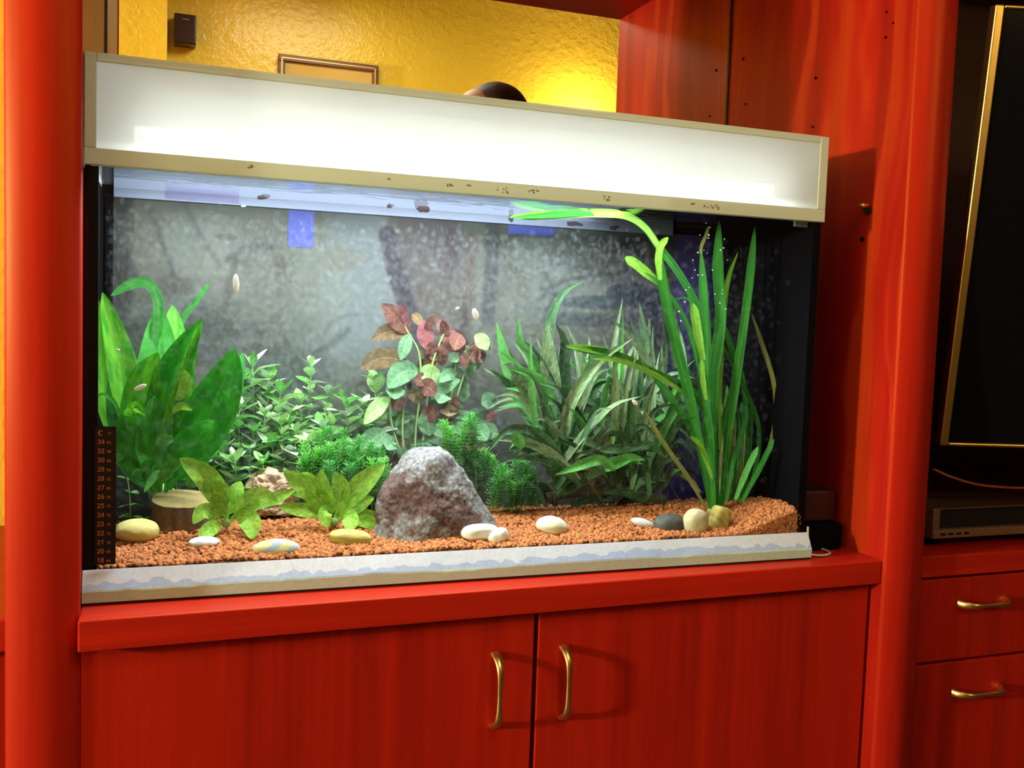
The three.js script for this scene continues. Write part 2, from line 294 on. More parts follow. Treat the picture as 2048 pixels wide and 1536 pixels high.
{
  const h = thing('aquarium_hood', 'glowing white translucent hood on top of the aquarium', 'aquarium lid', V(0.5, HB, -0.14));
  obj('front_panel', box(0.0125, 0.5195, -0.004, 0.9855, HT - 0.010, -0.001, 0), hoodWhite, h);
  obj('bottom_rim', box(0.0, HB, -0.012, 1.0, 0.5195, 0.0005, 0.0012), hoodRim, h, 'cream lower rim with brown stains');
  obj('side_rim', box(0.0, 0.5195, -0.012, 0.0125, HT - 0.0005, 0.0005, 0.0012), hoodRim, h);
  obj('side_rim', box(0.9855, 0.5195, -0.012, 1.0, HT - 0.0005, 0.0005, 0.0012), hoodRim, h);
  obj('top_rim', box(0.0125, HT - 0.010, -0.010, 0.9855, HT, 0.0, 0.0012), phy({ color: lin(0.70, 0.74, 0.62), roughness: 0.5, transmission: 0.35, thickness: 0 }), h);
  obj('lid', box(0.0, HT - 0.004, TB, 1.0, HT, -0.010, 0.001), hoodInside, h);
  obj('back_panel', box(0.0, HB + 0.011, TB - 0.004, 1.0, HT - 0.004, TB, 0.001), std({ color: lin(0.10, 0.10, 0.14), roughness: 0.6 }), h, 'dim grey inner face of the hood back');
  obj('side_panel', box(0.0, HB, TB, 0.004, HT - 0.004, -0.012, 0.001), hoodWhite, h);
  obj('side_panel', box(0.996, HB, TB, 1.0, HT - 0.004, -0.012, 0.001), hoodWhite, h);
  obj('added_shade_cover', box(0.745, HB + 0.0135, TB + 0.001, 0.995, HB + 0.0175, -0.0125, 0.001), black, h, 'black cover added to shade the dark end of the tank');  // added plate that blocks tube light from this end of the tank
  // brown water stains dried on the lower rim: thin crusts
  const stainM = std({ color: lin(0.26, 0.21, 0.10), roughness: 0.9 });
  for (const [px, py, w, hgt] of [[502, 333, 10, 5], [900, 370, 16, 6], [1005, 381, 30, 13], [1066, 382, 24, 7], [1212, 397, 14, 10], [1385, 407, 7, 3], [1422, 413, 30, 6], [1432, 417, 16, 6], [937, 371, 9, 2], [778, 358, 6, 2]]) {
    const list = [];
    for (let i = 0; i < 9; i++) { const p = at(px + rr(-0.5, 0.5) * w, py + rr(-0.5, 0.5) * hgt, 0.0006), r = mpp(p) * rr(0.8, 2.0); list.push(new THREE.SphereGeometry(r, 8, 5).scale(1.6, 1, 0.0002 / r).translate(p.x, p.y, 0.0005)); }
    obj('stain', merge(list), stainM, h);
  }
  const l = thing('aquarium_lamp', 'pair of fluorescent tubes glowing inside the aquarium hood', 'lamp', V(0.5, 0.56, -0.13));
  obj('reflector', merge(TUBES.map((t) => box(0.06, 0.598, t.z - 0.030, 0.94, 0.601, t.z + 0.030, 0.001))), hoodInside, l);
  TUBES.forEach((t, i) => {
    const y = 0.545, x0 = 0.05, x1 = 0.94, em = std({ color: lin(0.9, 0.9, 0.9), emissive: lin(...t.color), emissiveIntensity: 4, roughness: 0.4 });
    obj('tube', new THREE.CylinderGeometry(0.0125, 0.0125, x1 - x0, 20).rotateZ(Math.PI / 2).translate((x0 + x1) / 2, y, t.z), em, l);
    for (const x of [x0 - 0.012, x1 + 0.012]) obj('end_cap', new THREE.CylinderGeometry(0.015, 0.015, 0.026, 20).rotateZ(Math.PI / 2).translate(x, y, t.z), hoodInside, l);
    const d = new THREE.RectAreaLight(lin(...t.color), t.power, x1 - x0, 0.026); d.position.set((x0 + x1) / 2, y - 0.014, t.z); d.rotation.x = -Math.PI / 2; d.name = 'tube_light'; scene.add(d);
    if (!i) { const f = new THREE.RectAreaLight(lin(...t.color), HOOD_GLOW, x1 - x0, 0.022); f.position.set((x0 + x1) / 2 , y, t.z + 0.014); f.rotation.y = Math.PI; f.name = 'tube_light'; scene.add(f); }
  });
}
{ // the water's surface, seen from below
  const g = new THREE.PlaneGeometry(0.984, 0.27, 220, 60).rotateX(-Math.PI / 2).translate(0.5, WATER, -0.143), p = g.attributes.position;
  for (let i = 0; i < p.count; i++) { const x = p.getX(i), z = p.getZ(i); p.setY(i, WATER + 0.0007 * (fbm(x * 30, 1, z * 70, 2) - 0.5)); }
  g.computeVertexNormals();
  tag(obj('water_surface', g, phy({ color: lin(0.92, 0.95, 0.98), roughness: 0.02, transmission: 1, thickness: 0, ior: 1.9 })), 'rippled water surface mirroring the back rim of the tank', 'water', null, 'stuff');
}
{ // printed background sheet behind the plants
  const W = 1024, H = 512, cv = document.createElement('canvas'); cv.width = W; cv.height = H;
  const c = cv.getContext('2d'), x0 = 0.008, x1 = 0.992, y0 = 0.02, y1 = 0.4975, z = TB + 0.0045;
  const uv = (px, py) => { const p = at(px, py, z); return [(p.x - x0) / (x1 - x0) * W, (1 - (p.y - y0) / (y1 - y0)) * H]; };
  c.fillStyle = 'rgb(130,134,124)'; c.fillRect(0, 0, W, H);
  const blot = (px, py, rx, ry, col, a, rot = 0) => {
    const [u, v] = uv(px, py), s = W / (x1 - x0) * mpp(at(px, py, z)); c.save(); c.translate(u, v); c.rotate(rot); c.scale(rx * s, ry * s);
    const k0 = px * 0.37 + py * 0.11;
    for (const [q, al] of [[1, 0.45], [0.86, 0.35], [0.62, 0.30]]) { c.fillStyle = `rgba(${col},${Math.min(1, a * al * 1.2)})`; c.beginPath(); for (let i = 0; i <= 26; i++) { const th = i / 26 * 6.2832, r = q * (0.80 + 0.40 * noise(Math.cos(th) * 1.7 + k0, Math.sin(th) * 1.7 + q, 3)); i ? c.lineTo(r * Math.cos(th), r * Math.sin(th)) : c.moveTo(r * Math.cos(th), r * Math.sin(th)); } c.fill(); }
    c.restore();
  };
  const line = (pts, w, col, a) => { const s = W / (x1 - x0) * mpp(at(800, 600, z)); c.save(); c.filter = 'blur(2px)'; c.strokeStyle = `rgba(${col},${a})`; c.lineWidth = w * s; c.lineCap = 'round'; c.lineJoin = 'round'; c.beginPath(); pts.forEach((p, i) => { const [u, v] = uv(...p); i ? c.lineTo(u, v) : c.moveTo(u, v); }); c.stroke(); c.restore(); };
  for (let i = 0; i < 260; i++) blot(rr(190, 1440), rr(400, 1000), rr(20, 90), rr(10, 60), rnd() < 0.5 ? '150,152,146' : '96,98,94', 0.16, rr(-0.6, 0.6));
  // lower half: grey-green undergrowth
  for (let i = 0; i < 70; i++) blot(rr(190, 1440), rr(720, 1000), rr(40, 120), rr(20, 70), rnd() < 0.5 ? '96,108,98' : '132,142,134', 0.28, rr(-0.5, 0.5));
  blot(470, 690, 110, 60, '86,94,92', 0.6); blot(560, 740, 120, 50, '100,110,106', 0.5); blot(420, 640, 60, 60, '90,96,92', 0.5);
  // dark root at the near end, pale rock beside it
  blot(242, 470, 26, 140, '70,68,62', 0.7); blot(240, 560, 32, 80, '62,64,60', 0.6);
  blot(300, 470, 50, 90, '150,150,132', 0.5); blot(400, 490, 90, 70, '158,164,156', 0.6); blot(430, 560, 70, 60, '152,152,142', 0.5);
  line([[300, 420], [325, 490], [352, 560]], 8, '92,90,96', 0.6); line([[365, 400], [400, 470], [440, 530]], 9, '112,110,112', 0.5);
  line([[455, 520], [480, 500], [520, 490], [548, 496]], 10, '104,98,100', 0.75); line([[470, 520], [462, 560], [450, 620]], 16, '104,100,98', 0.6);
  blot(560, 530, 14, 24, '108,98,92', 0.6); line([[560, 540], [556, 620], [566, 700]], 7, '122,112,104', 0.5); blot(345, 572, 40, 22, '112,108,98', 0.6); blot(640, 475, 26, 9, '116,112,104', 0.5); blot(455, 475, 24, 8, '112,108,100', 0.6);
  line([[440, 690], [500, 680], [560, 678]], 10, '150,148,144', 0.5); line([[640, 780], [720, 760], [800, 752]], 22, '126,124,112', 0.5); line([[430, 590], [470, 640], [500, 700]], 9, '140,138,134', 0.5);
  // bright bluish gap in the middle
  blot(720, 560, 80, 190, '156,166,174', 0.7); blot(700, 650, 110, 120, '148,156,156', 0.4); blot(650, 560, 60, 110, '150,152,142', 0.5); blot(690, 520, 50, 26, '142,138,122', 0.5);
  // brown roots to the side of it
  blot(860, 520, 90, 170, '116,104,108', 0.75); line([[775, 470], [790, 540], [812, 610], [835, 660]], 34, '74,66,84', 0.8); line([[800, 560], [830, 640], [845, 700]], 28, '70,66,78', 0.7);
  line([[905, 470], [895, 560]], 26, '96,80,92', 0.6); line([[985, 440], [985, 520], [975, 640]], 30, '86,92,98', 0.7); line([[945, 470], [940, 560], [930, 700]], 20, '118,102,98', 0.6); line([[925, 600], [925, 690]], 16, '82,72,74', 0.7);
  line([[855, 540], [905, 548], [940, 575]], 7, '150,146,132', 0.5); line([[830, 500], [838, 560]], 7, '140,138,134', 0.5); blot(880, 610, 60, 60, '128,122,110', 0.5);
  // stones with dark gaps
  blot(1090, 500, 80, 50, '150,158,158', 0.7); blot(1140, 580, 90, 45, '158,164,162', 0.8); blot(1190, 600, 60, 30, '164,168,164', 0.8); blot(1080, 620, 70, 30, '140,146,144', 0.7); blot(1260, 520, 60, 70, '134,130,140', 0.5); blot(1180, 500, 70, 40, '140,148,152', 0.6);
  line([[1080, 600], [1100, 575], [1130, 560], [1200, 548], [1240, 545]], 6, '84,92,98', 0.7); line([[1250, 480], [1255, 545]], 18, '96,96,108', 0.7); blot(1270, 590, 60, 26, '58,74,104', 0.95); blot(1200, 605, 90, 16, '76,92,112', 0.8); blot(1310, 640, 60, 60, '62,72,110', 0.9); blot(1180, 640, 120, 14, '84,96,108', 0.6);
  line([[1090, 545], [1110, 590], [1090, 625]], 5, '70,82,92', 0.6); line([[1110, 590], [1150, 570]], 4, '70,82,92', 0.6); line([[1110, 590], [1080, 575]], 4, '70,82,92', 0.6);
  line([[640, 690], [660, 645], [700, 630], [720, 628]], 5, '112,116,116', 0.6); line([[620, 720], [660, 690], [695, 660]], 14, '96,106,104', 0.6);
  // violet end of the sheet
  { const [u] = uv(1350, 500); c.fillStyle = 'rgb(128,112,255)'; c.globalAlpha = 0.85; c.fillRect(u, 0, W - u, H); c.globalAlpha = 1; const [u2, v2] = uv(1350, 640); c.fillStyle = 'rgb(60,58,110)'; c.globalAlpha = 0.5; c.fillRect(u2 - 30, v2, W, H); c.globalAlpha = 1; const [u3] = uv(1385, 500); c.fillStyle = 'rgb(84,78,190)'; c.fillRect(uv(1418, 500)[0], 0, W, H); }
  const id = c.getImageData(0, 0, W, H);
  for (let i = 0; i < W * H; i++) { const x = i % W, y = i / W | 0, k = 0.93 + 0.14 * noise(x / 3, y / 3, 4) + 0.10 * (noise(x / 14, y / 9, 8) - 0.5); for (let q = 0; q < 3; q++) id.data[i * 4 + q] = clamp(128 + (id.data[i * 4 + q] - 128) * 1.45 * k, 0, 255); }
  c.putImageData(id, 0, 0);
  const tx = new THREE.CanvasTexture(cv); tx.colorSpace = THREE.SRGBColorSpace;
  const g = new THREE.BoxGeometry(x1 - x0, y1 - y0, 0.0006).translate((x0 + x1) / 2, (y0 + y1) / 2, z);
  tag(obj('background_sheet', g, std({ map: tx, color: lin(0.235, 0.235, 0.23), roughness: 0.7 })), 'printed sheet of blurred grey rocks and roots lining the tank back', 'poster');
  const tape = std({ color: lin(0.034, 0.046, 0.25), roughness: 0.6 }), lilac = std({ color: lin(0.24, 0.23, 0.42), roughness: 0.6 });
  const piece = (px, py, px2, py2, m, label, dz) => { const a = at(px, py, z + dz), b = at(px2, py2, z + dz); const w = Math.abs(b.x - a.x), h = Math.abs(a.y - b.y); const q = new THREE.BoxGeometry(w, h, 0.0005, 10, 1).translate((a.x + b.x) / 2, (a.y + b.y) / 2, z + dz); tag(obj('tape_strip', q, m), label, 'tape'); };
  piece(577, 420, 627, 496, tape, 'blue tape strip hanging upright below the back rim', 0.0008);
  piece(1016, 449, 1108, 474, tape, 'short wide blue tape strip near the floating grass leaf', 0.0008);
  piece(331, 374, 478, 407, lilac, 'pale violet tape strip stuck across the white back rim', 0.0046);
}

// ------------------------------------------------------------------ gravel
{
  const nx = 160, nz = 50, z0 = -0.0068, z1 = TB + 0.006, x0 = 0.0075, x1 = 0.9925, pos = [], idx = [];
  for (let j = 0; j <= nz; j++) for (let i = 0; i <= nx; i++) { const x = mix(x0, x1, i / nx), z = mix(z0, z1, j / nz); pos.push(x, gravelH(x, z) - 0.002, z); }
  for (let j = 0; j < nz; j++) for (let i = 0; i < nx; i++) { const a = j * (nx + 1) + i, b = a + nx + 1; idx.push(a, a + 1, b, a + 1, b + 1, b); }
  const base = pos.length / 3;
  for (let i = 0; i <= nx; i++) { const x = mix(x0, x1, i / nx); pos.push(x, gravelH(x, z0) - 0.002, z0, x, 0.008, z0); }
  for (let i = 0; i < nx; i++) { const a = base + 2 * i; idx.push(a, a + 1, a + 2, a + 1, a + 3, a + 2); }
  const g = new THREE.BufferGeometry().setAttribute('position', new THREE.Float32BufferAttribute(pos, 3)); g.setIndex(idx); g.computeVertexNormals();
  const grp = thing('gravel', 'bed of reddish brown gravel covering the tank floor', 'gravel', V(0.5, 0.02, -0.14)); grp.userData.kind = 'stuff';
  obj('gravel_bed', g, std({ color: lin(0.10, 0.035, 0.014), roughness: 0.9 }), grp).userData.kind = 'stuff';
  const gg = new THREE.IcosahedronGeometry(1, 1), gp = gg.attributes.position;
  for (let i = 0; i < gp.count; i++) { const v = V(gp.getX(i), gp.getY(i), gp.getZ(i)), k = 0.75 + 0.5 * noise(v.x * 1.7 + 9, v.y * 1.7 + 3, v.z * 1.7); gp.setXYZ(i, v.x * k * 1.15, v.y * k * 0.85, v.z * k); }
  gg.computeVertexNormals();
  const N = 25000, im = new THREE.InstancedMesh(gg, std({ color: 0xffffff, roughness: 0.85 }), N), m = new THREE.Matrix4(), q = new THREE.Quaternion(), e = new THREE.Euler(), col = new THREE.Color();
  for (let i = 0; i < N; i++) {
    let x, y, z; const face = i < 3500;
    if (face) { x = rr(0.83, 0.992); z = -0.0085; y = mix(0.03, gravelH(x, z), rnd()); } else { const f = rnd(); x = rr(0.010, 0.990); z = mix(-0.0095, TB + 0.008, f * f * 0.4 + f * 0.6); y = gravelH(x, z) + rr(-0.0015, 0.0012); }
    const s = rr(0.0018, 0.0040);
    e.set(rr(0, 6.3), rr(0, 6.3), rr(0, 6.3)); m.compose(V(x, y, Math.min(z, -0.0066 - s)), q.setFromEuler(e), V(s, s, s)); im.setMatrixAt(i, m);
    const t = rnd(); col.setRGB(mix(0.24, 0.52, t), mix(0.074, 0.20, t * (0.7 + 0.3 * rnd())), mix(0.016, 0.050, t)); im.setColorAt(i, col);
  }
  im.name = 'gravel_grains'; im.userData.kind = 'stuff'; im.castShadow = im.receiveShadow = true; im.position.copy(grp.position).negate(); grp.add(im);
}

// ------------------------------------------------------------------ leaves
const PROFILE = {
  broad: (t) => t < 0.16 ? 0.10 + 0.25 * t : Math.pow(Math.sin(Math.PI * Math.pow((t - 0.16) / 0.84, 0.85)), 0.62) * 0.93 + 0.07 * (1 - t) + (t < 0.2 ? 0 : 0),
  lance: (t) => Math.max(0.10 * (1 - t), Math.pow(Math.sin(Math.PI * Math.pow(clamp(t * 0.97 + 0.03), 0.75)), 0.8)),
  strap: (t) => Math.min(1, 0.55 + t * 1.2) * Math.pow(clamp((1 - t) * 7), 0.6),
  oval: (t) => Math.pow(Math.sin(Math.PI * Math.pow(clamp(t * 0.97 + 0.02), 0.95)), 0.7),
};
function leafGeo(pts, w, kind, { face, fold = 0.25, wave = 0, nu = 4, nv = 18, twist = 0, curl = 0, ph = 0 } = {}) {
  const c = new THREE.CatmullRomCurve3(pts), pos = [], uv = [], idx = [];
  for (let i = 0; i <= nv; i++) {
    const t = i / nv, p = c.getPointAt(t), tan = c.getTangentAt(t), f = (face ?? camera.position.clone().sub(p)).clone().normalize();
    const side = tan.clone().cross(f); if (side.lengthSq() < 1e-4) side.set(1, 0, 0); side.normalize().applyAxisAngle(tan, twist * (0.3 + 0.7 * t));
    const n = side.clone().cross(tan).normalize(), hw = w / 2 * Math.max(0.03, PROFILE[kind](t));
    for (let j = 0; j <= nu; j++) {
      const s = j / nu * 2 - 1, q = p.clone().addScaledVector(side, hw * s).addScaledVector(n, hw * (fold * Math.abs(s) + wave * Math.abs(s) * Math.sin(t * 15 + ph + s * 1.3)) + curl * t * t * w);
      pos.push(q.x, q.y, q.z); uv.push(j / nu, t);
    }
  }
  for (let i = 0; i < nv; i++) for (let j = 0; j < nu; j++) { const a = i * (nu + 1) + j, b = a + nu + 1; idx.push(a, a + 1, b, a + 1, b + 1, b); }
  const g = new THREE.BufferGeometry().setAttribute('position', new THREE.Float32BufferAttribute(pos, 3)).setAttribute('uv', new THREE.Float32BufferAttribute(uv, 2)); g.setIndex(idx); g.computeVertexNormals();
  return g;
}
// a leaf blade's colours: midrib, veins and blotches; each colour is linear [r, g, b]
function leafTexture(a, b, rib, { veins = 9, speck = 0, specks = [0.5, 0.55, 0.4], s = 1 } = {}) {
  return texture(64, 256, (u, v) => {
    const x = Math.abs(u - 0.5) * 2, k = fbm(u * 5 * s, v * 9 * s, 3 + s), r = 1 - smooth(0.03, 0.10, x), vein = 0.5 + 0.5 * Math.sin((v * veins - x * 0.9) * 6.283);
    const sp = speck * smooth(0.55, 0.72, fbm(u * 14, v * 40, 7 * s, 2));
    return [0, 1, 2].map((i) => enc(mix(mix(mix(a[i], b[i], smooth(0.25, 0.75, k)) * (0.88 + 0.16 * vein), rib[i], r * 0.7), specks[i], sp)));
  }, true, THREE.ClampToEdgeWrapping);
}
const leafMat = (tx, o = {}) => phy({ map: tx, roughness: 0.8, transmission: 0.38, thickness: 0, specularIntensity: 0.5, side: THREE.DoubleSide, ...o });
const swordM = leafMat(leafTexture([0.015, 0.26, 0.012], [0.05, 0.44, 0.025], [0.05, 0.40, 0.03], { veins: 5 }));
const swordTipM = leafMat(leafTexture([0.05, 0.44, 0.012], [0.20, 0.60, 0.02], [0.14, 0.55, 0.03], { veins: 5, s: 2 }));
const echinM = leafMat(leafTexture([0.20, 0.54, 0.035], [0.40, 0.74, 0.10], [0.48, 0.80, 0.16], { veins: 7, speck: 0.4, specks: [0.16, 0.26, 0.03], s: 1.4 }));
const stemGreenM = leafMat(leafTexture([0.08, 0.38, 0.045], [0.20, 0.56, 0.10], [0.26, 0.60, 0.15], { veins: 6 }));
const stemPaleM = leafMat(leafTexture([0.26, 0.52, 0.14], [0.46, 0.70, 0.28], [0.48, 0.70, 0.30], { veins: 6, s: 2 }));
const stemSilverM = leafMat(leafTexture([0.44, 0.56, 0.44], [0.58, 0.68, 0.58], [0.5, 0.62, 0.5], { veins: 6, s: 3 }), { transmission: 0.15 });
const mintM = leafMat(leafTexture([0.09, 0.25, 0.11], [0.17, 0.36, 0.18], [0.25, 0.42, 0.22], { veins: 7, s: 1.7 }));
const oliveM = leafMat(leafTexture([0.14, 0.085, 0.025], [0.22, 0.14, 0.05], [0.34, 0.24, 0.11], { veins: 7, s: 2.2 }));
const russetM = leafMat(leafTexture([0.16, 0.04, 0.03], [0.22, 0.085, 0.05], [0.28, 0.14, 0.08], { veins: 7, s: 2.6 }));
const pinkM = leafMat(leafTexture([0.30, 0.07, 0.09], [0.38, 0.13, 0.14], [0.34, 0.12, 0.12], { veins: 7, s: 1.2 }));
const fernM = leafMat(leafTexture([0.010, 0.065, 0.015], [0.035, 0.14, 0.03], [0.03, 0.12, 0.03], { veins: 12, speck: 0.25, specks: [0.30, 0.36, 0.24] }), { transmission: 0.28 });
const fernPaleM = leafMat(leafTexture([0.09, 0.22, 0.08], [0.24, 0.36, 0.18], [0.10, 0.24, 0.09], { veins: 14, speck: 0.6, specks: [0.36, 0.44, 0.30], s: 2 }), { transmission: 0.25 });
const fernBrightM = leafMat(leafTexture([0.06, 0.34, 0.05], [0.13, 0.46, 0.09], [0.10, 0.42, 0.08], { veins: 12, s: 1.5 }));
const valM = leafMat(leafTexture([0.010, 0.17, 0.008], [0.03, 0.28, 0.016], [0.04, 0.29, 0.02], { veins: 2 }));
const valBrightM = leafMat(leafTexture([0.16, 0.50, 0.03], [0.32, 0.66, 0.06], [0.4, 0.7, 0.12], { veins: 2, s: 2 }));
const valOldM = leafMat(leafTexture([0.16, 0.20, 0.04], [0.32, 0.34, 0.08], [0.36, 0.36, 0.12], { veins: 3, speck: 0.5, specks: [0.12, 0.10, 0.03], s: 2 }));
const featherM = leafMat(null, { color: lin(0.16, 0.52, 0.08) }), featherDeepM = leafMat(null, { color: lin(0.07, 0.36, 0.05) });
const stalkM = std({ color: lin(0.22, 0.36, 0.10), roughness: 0.7 }), stalkRedM = std({ color: lin(0.34, 0.22, 0.10), roughness: 0.7 });
const tube = (pts, r, n = 20, m = 6) => new THREE.TubeGeometry(new THREE.CatmullRomCurve3(pts), n, r, m);
// leaf by pixels: [[px, py], ...] with depth running z0 -> z1, width in pixels
function pxLeaf(parent, pts, z0, z1, wpx, kind, mat, o = {}) {
  const P = pts.map(([x, y], i) => at(x, y, mix(z0, z1, i / (pts.length - 1)))), w = wpx * mpp(P[P.length >> 1]);
  return obj('leaf', leafGeo(P, w, kind, o), mat, parent, o.label);
}

// --- big sword plant
{
  const b = at(325, 985, -0.17), t = thing('sword_plant', 'tall sword plant with broad glossy green leaves at the thermometer end', 'aquarium plant', b);
  const L = (pts, z0, z1, w, m = swordM, o = {}) => pxLeaf(t, pts, z0, z1, w, 'broad', m, { wave: 0.06, fold: 0.22, ph: rr(0, 6), nv: 26, nu: 6, ...o });
  L([[310, 985], [275, 860], [236, 700], [205, 585]], -0.17, -0.12, 66, swordTipM, { twist: 0.25 });
  L([[300, 985], [235, 860], [205, 720], [194, 596]], -0.18, -0.16, 52, swordTipM);
  L([[318, 985], [312, 830], [318, 700], [318, 612]], -0.20, -0.23, 92);
  L([[328, 985], [340, 830], [348, 700], [345, 610]], -0.21, -0.25, 76, swordTipM);
  L([[320, 985], [322, 880], [350, 745], [404, 640]], -0.16, -0.10, 78, swordM, { twist: -0.3, fold: 0.4 });
  L([[322, 985], [330, 900], [362, 770], [398, 648]], -0.155, -0.095, 40, swordTipM, { twist: 0.5, fold: 0.3 });
  L([[312, 985], [285, 850], [290, 760], [318, 702]], -0.155, -0.11, 86, swordTipM, { curl: 0.1 });
  L([[335, 985], [392, 880], [440, 780], [470, 697]], -0.16, -0.10, 104, swordM, { twist: 0.15 });
  L([[342, 985], [420, 870], [462, 780], [486, 706]], -0.20, -0.20, 56);
  L([[305, 985], [268, 920], [255, 860], [262, 812]], -0.14, -0.09, 64, swordM);
  L([[330, 985], [365, 915], [405, 865], [430, 842]], -0.14, -0.08, 74);
  L([[330, 985], [345, 860], [372, 780], [385, 738]], -0.15, -0.12, 58, swordTipM);
  L([[300, 985], [250, 900], [228, 800], [222, 742]], -0.16, -0.15, 42);
  L([[320, 985], [300, 900], [300, 850], [310, 790]], -0.13, -0.10, 60, swordM, { twist: 0.4 });
  L([[332, 985], [380, 930], [410, 905], [440, 900]], -0.18, -0.16, 60);
  L([[320, 985], [280, 950], [250, 930], [232, 925]], -0.16, -0.14, 40);
  for (let i = 0; i < 9; i++) { const x = rr(215, 430), y = rr(720, 880); L([[320 + rr(-20, 20), 985], [mix(320, x, 0.4), mix(985, y, 0.4)], [mix(320, x, 0.75), mix(985, y, 0.75)], [x, y]], -0.19, rr(-0.24, -0.15), rr(46, 70)); }
  pxLeaf(t, [[412, 955], [445, 860], [484, 706]], -0.2, -0.22, 40, 'lance', swordM);
  pxLeaf(t, [[250, 832], [262, 822], [270, 812], [292, 832]], -0.09, -0.07, 22, 'lance', swordTipM, { fold: 0.6 });
  pxLeaf(t, [[352, 800], [368, 780], [372, 752], [366, 740]], -0.10, -0.09, 26, 'oval', valBrightM);
  pxLeaf(t, [[345, 826], [362, 812], [385, 820]], -0.10, -0.09, 16, 'oval', valBrightM);
  const s = (pts, z, w, m) => pxLeaf(t, pts, z, z, w, 'strap', m, { fold: 0.1, nv: 40 });
  s([[285, 760], [305, 690], [317, 640], [314, 592], [296, 568], [268, 566], [240, 580], [221, 592]], -0.22, 21, valM);
  s([[345, 700], [368, 634], [392, 603], [420, 566]], -0.25, 12, valM);
  s([[262, 930], [240, 830], [225, 800], [205, 788], [192, 795]], -0.13, 8, swordM);
  // runner with little round leaves along the front of the clump
  for (const [x, y, a, r] of [[330, 880, 0.2, 30], [300, 930, 0.5, 26], [345, 930, 1.2, 32], [235, 915, 0.1, 22], [275, 945, 0.9, 20], [390, 960, 0.4, 30], [330, 950, 1.5, 26]]) pxLeaf(t, [[x - r * 0.6, y + r * 0.35], [x, y], [x + r * 0.6, y - r * 0.2 * a]], -0.10, -0.09, r * 0.9, 'oval', rnd() < 0.7 ? fernBrightM : swordM);
  pxLeaf(t, [[318, 940], [300, 965], [288, 985]], -0.10, -0.09, 15, 'lance', fernBrightM);
  obj('stalk_base', new THREE.SphereGeometry(0.018, 16, 10).scale(1, 0.9, 1).translate(b.x, b.y - 0.004, b.z), stalkM, t);
}

// --- shared little leaves, drawn along +x and 1 m long
const flatLeaf = (ratio, bend, kind = 'oval') => leafGeo([V(0, 0, 0), V(0.35, 0.02, 0), V(0.7, bend * 0.5, 0), V(1, bend, 0)], ratio, kind, { face: V(0, 1, 0), fold: 0.22, nu: 4, nv: 8 });
const LITTLE = [flatLeaf(0.48, -0.12), flatLeaf(0.56, -0.3), flatLeaf(0.42, 0.06), flatLeaf(0.52, -0.2)];
function placeLeaf(parent, geo, mat, p, dir, len, roll = 0, label) {
  const m = new THREE.Mesh(geo, mat); m.name = 'leaf'; m.castShadow = m.receiveShadow = true; if (label) m.userData = { label };
  const x = dir.clone().normalize(), up = Math.abs(x.y) > 0.95 ? V(0, 0, 1) : V(0, 1, 0), z = x.clone().cross(up).normalize(), y = z.clone().cross(x);
  m.quaternion.setFromRotationMatrix(new THREE.Matrix4().makeBasis(x, y, z)).multiply(new THREE.Quaternion().setFromAxisAngle(V(1, 0, 0), roll));
  m.scale.setScalar(len); m.position.copy(p).sub(parent.position); parent.add(m); return m;
}
function stemPlant(root, tip, len, label, group, mats, o = {}) {
  const t = thing(o.name ?? 'stem_plant', label, 'aquarium plant', root, group), mid = root.clone().lerp(tip, 0.5).add(V(rr(-0.008, 0.008), 0, rr(-0.008, 0.008)));
  const c = new THREE.CatmullRomCurve3([root, mid, tip]), n = Math.max(4, Math.round(root.distanceTo(tip) / (o.step ?? 0.013)));
  obj('stem', tube([root, mid, tip], 0.0011, 14, 6), stalkM, t);
  let a = rr(0, 3);
  for (let i = 1; i <= n; i++) {
    const f = i / n, p = c.getPointAt(f); a += Math.PI / 2 + rr(-0.3, 0.3);
    for (const s of i === n ? [0, 1, 2, 3] : [0, 1]) {
      const th = a + s * (i === n ? Math.PI / 2 : Math.PI), up = i === n ? rr(0.9, 1.8) : mix(-0.05, 0.7, f) + rr(-0.2, 0.2);
      placeLeaf(t, LITTLE[rnd() * 4 | 0], mats(f), p, V(Math.cos(th), up, Math.sin(th)), len * (i === n ? rr(0.6, 0.9) : rr(0.8, 1.15)) * mix(1.0, 0.85, f), rr(-0.5, 0.5));
    }
  }
  return t;
}
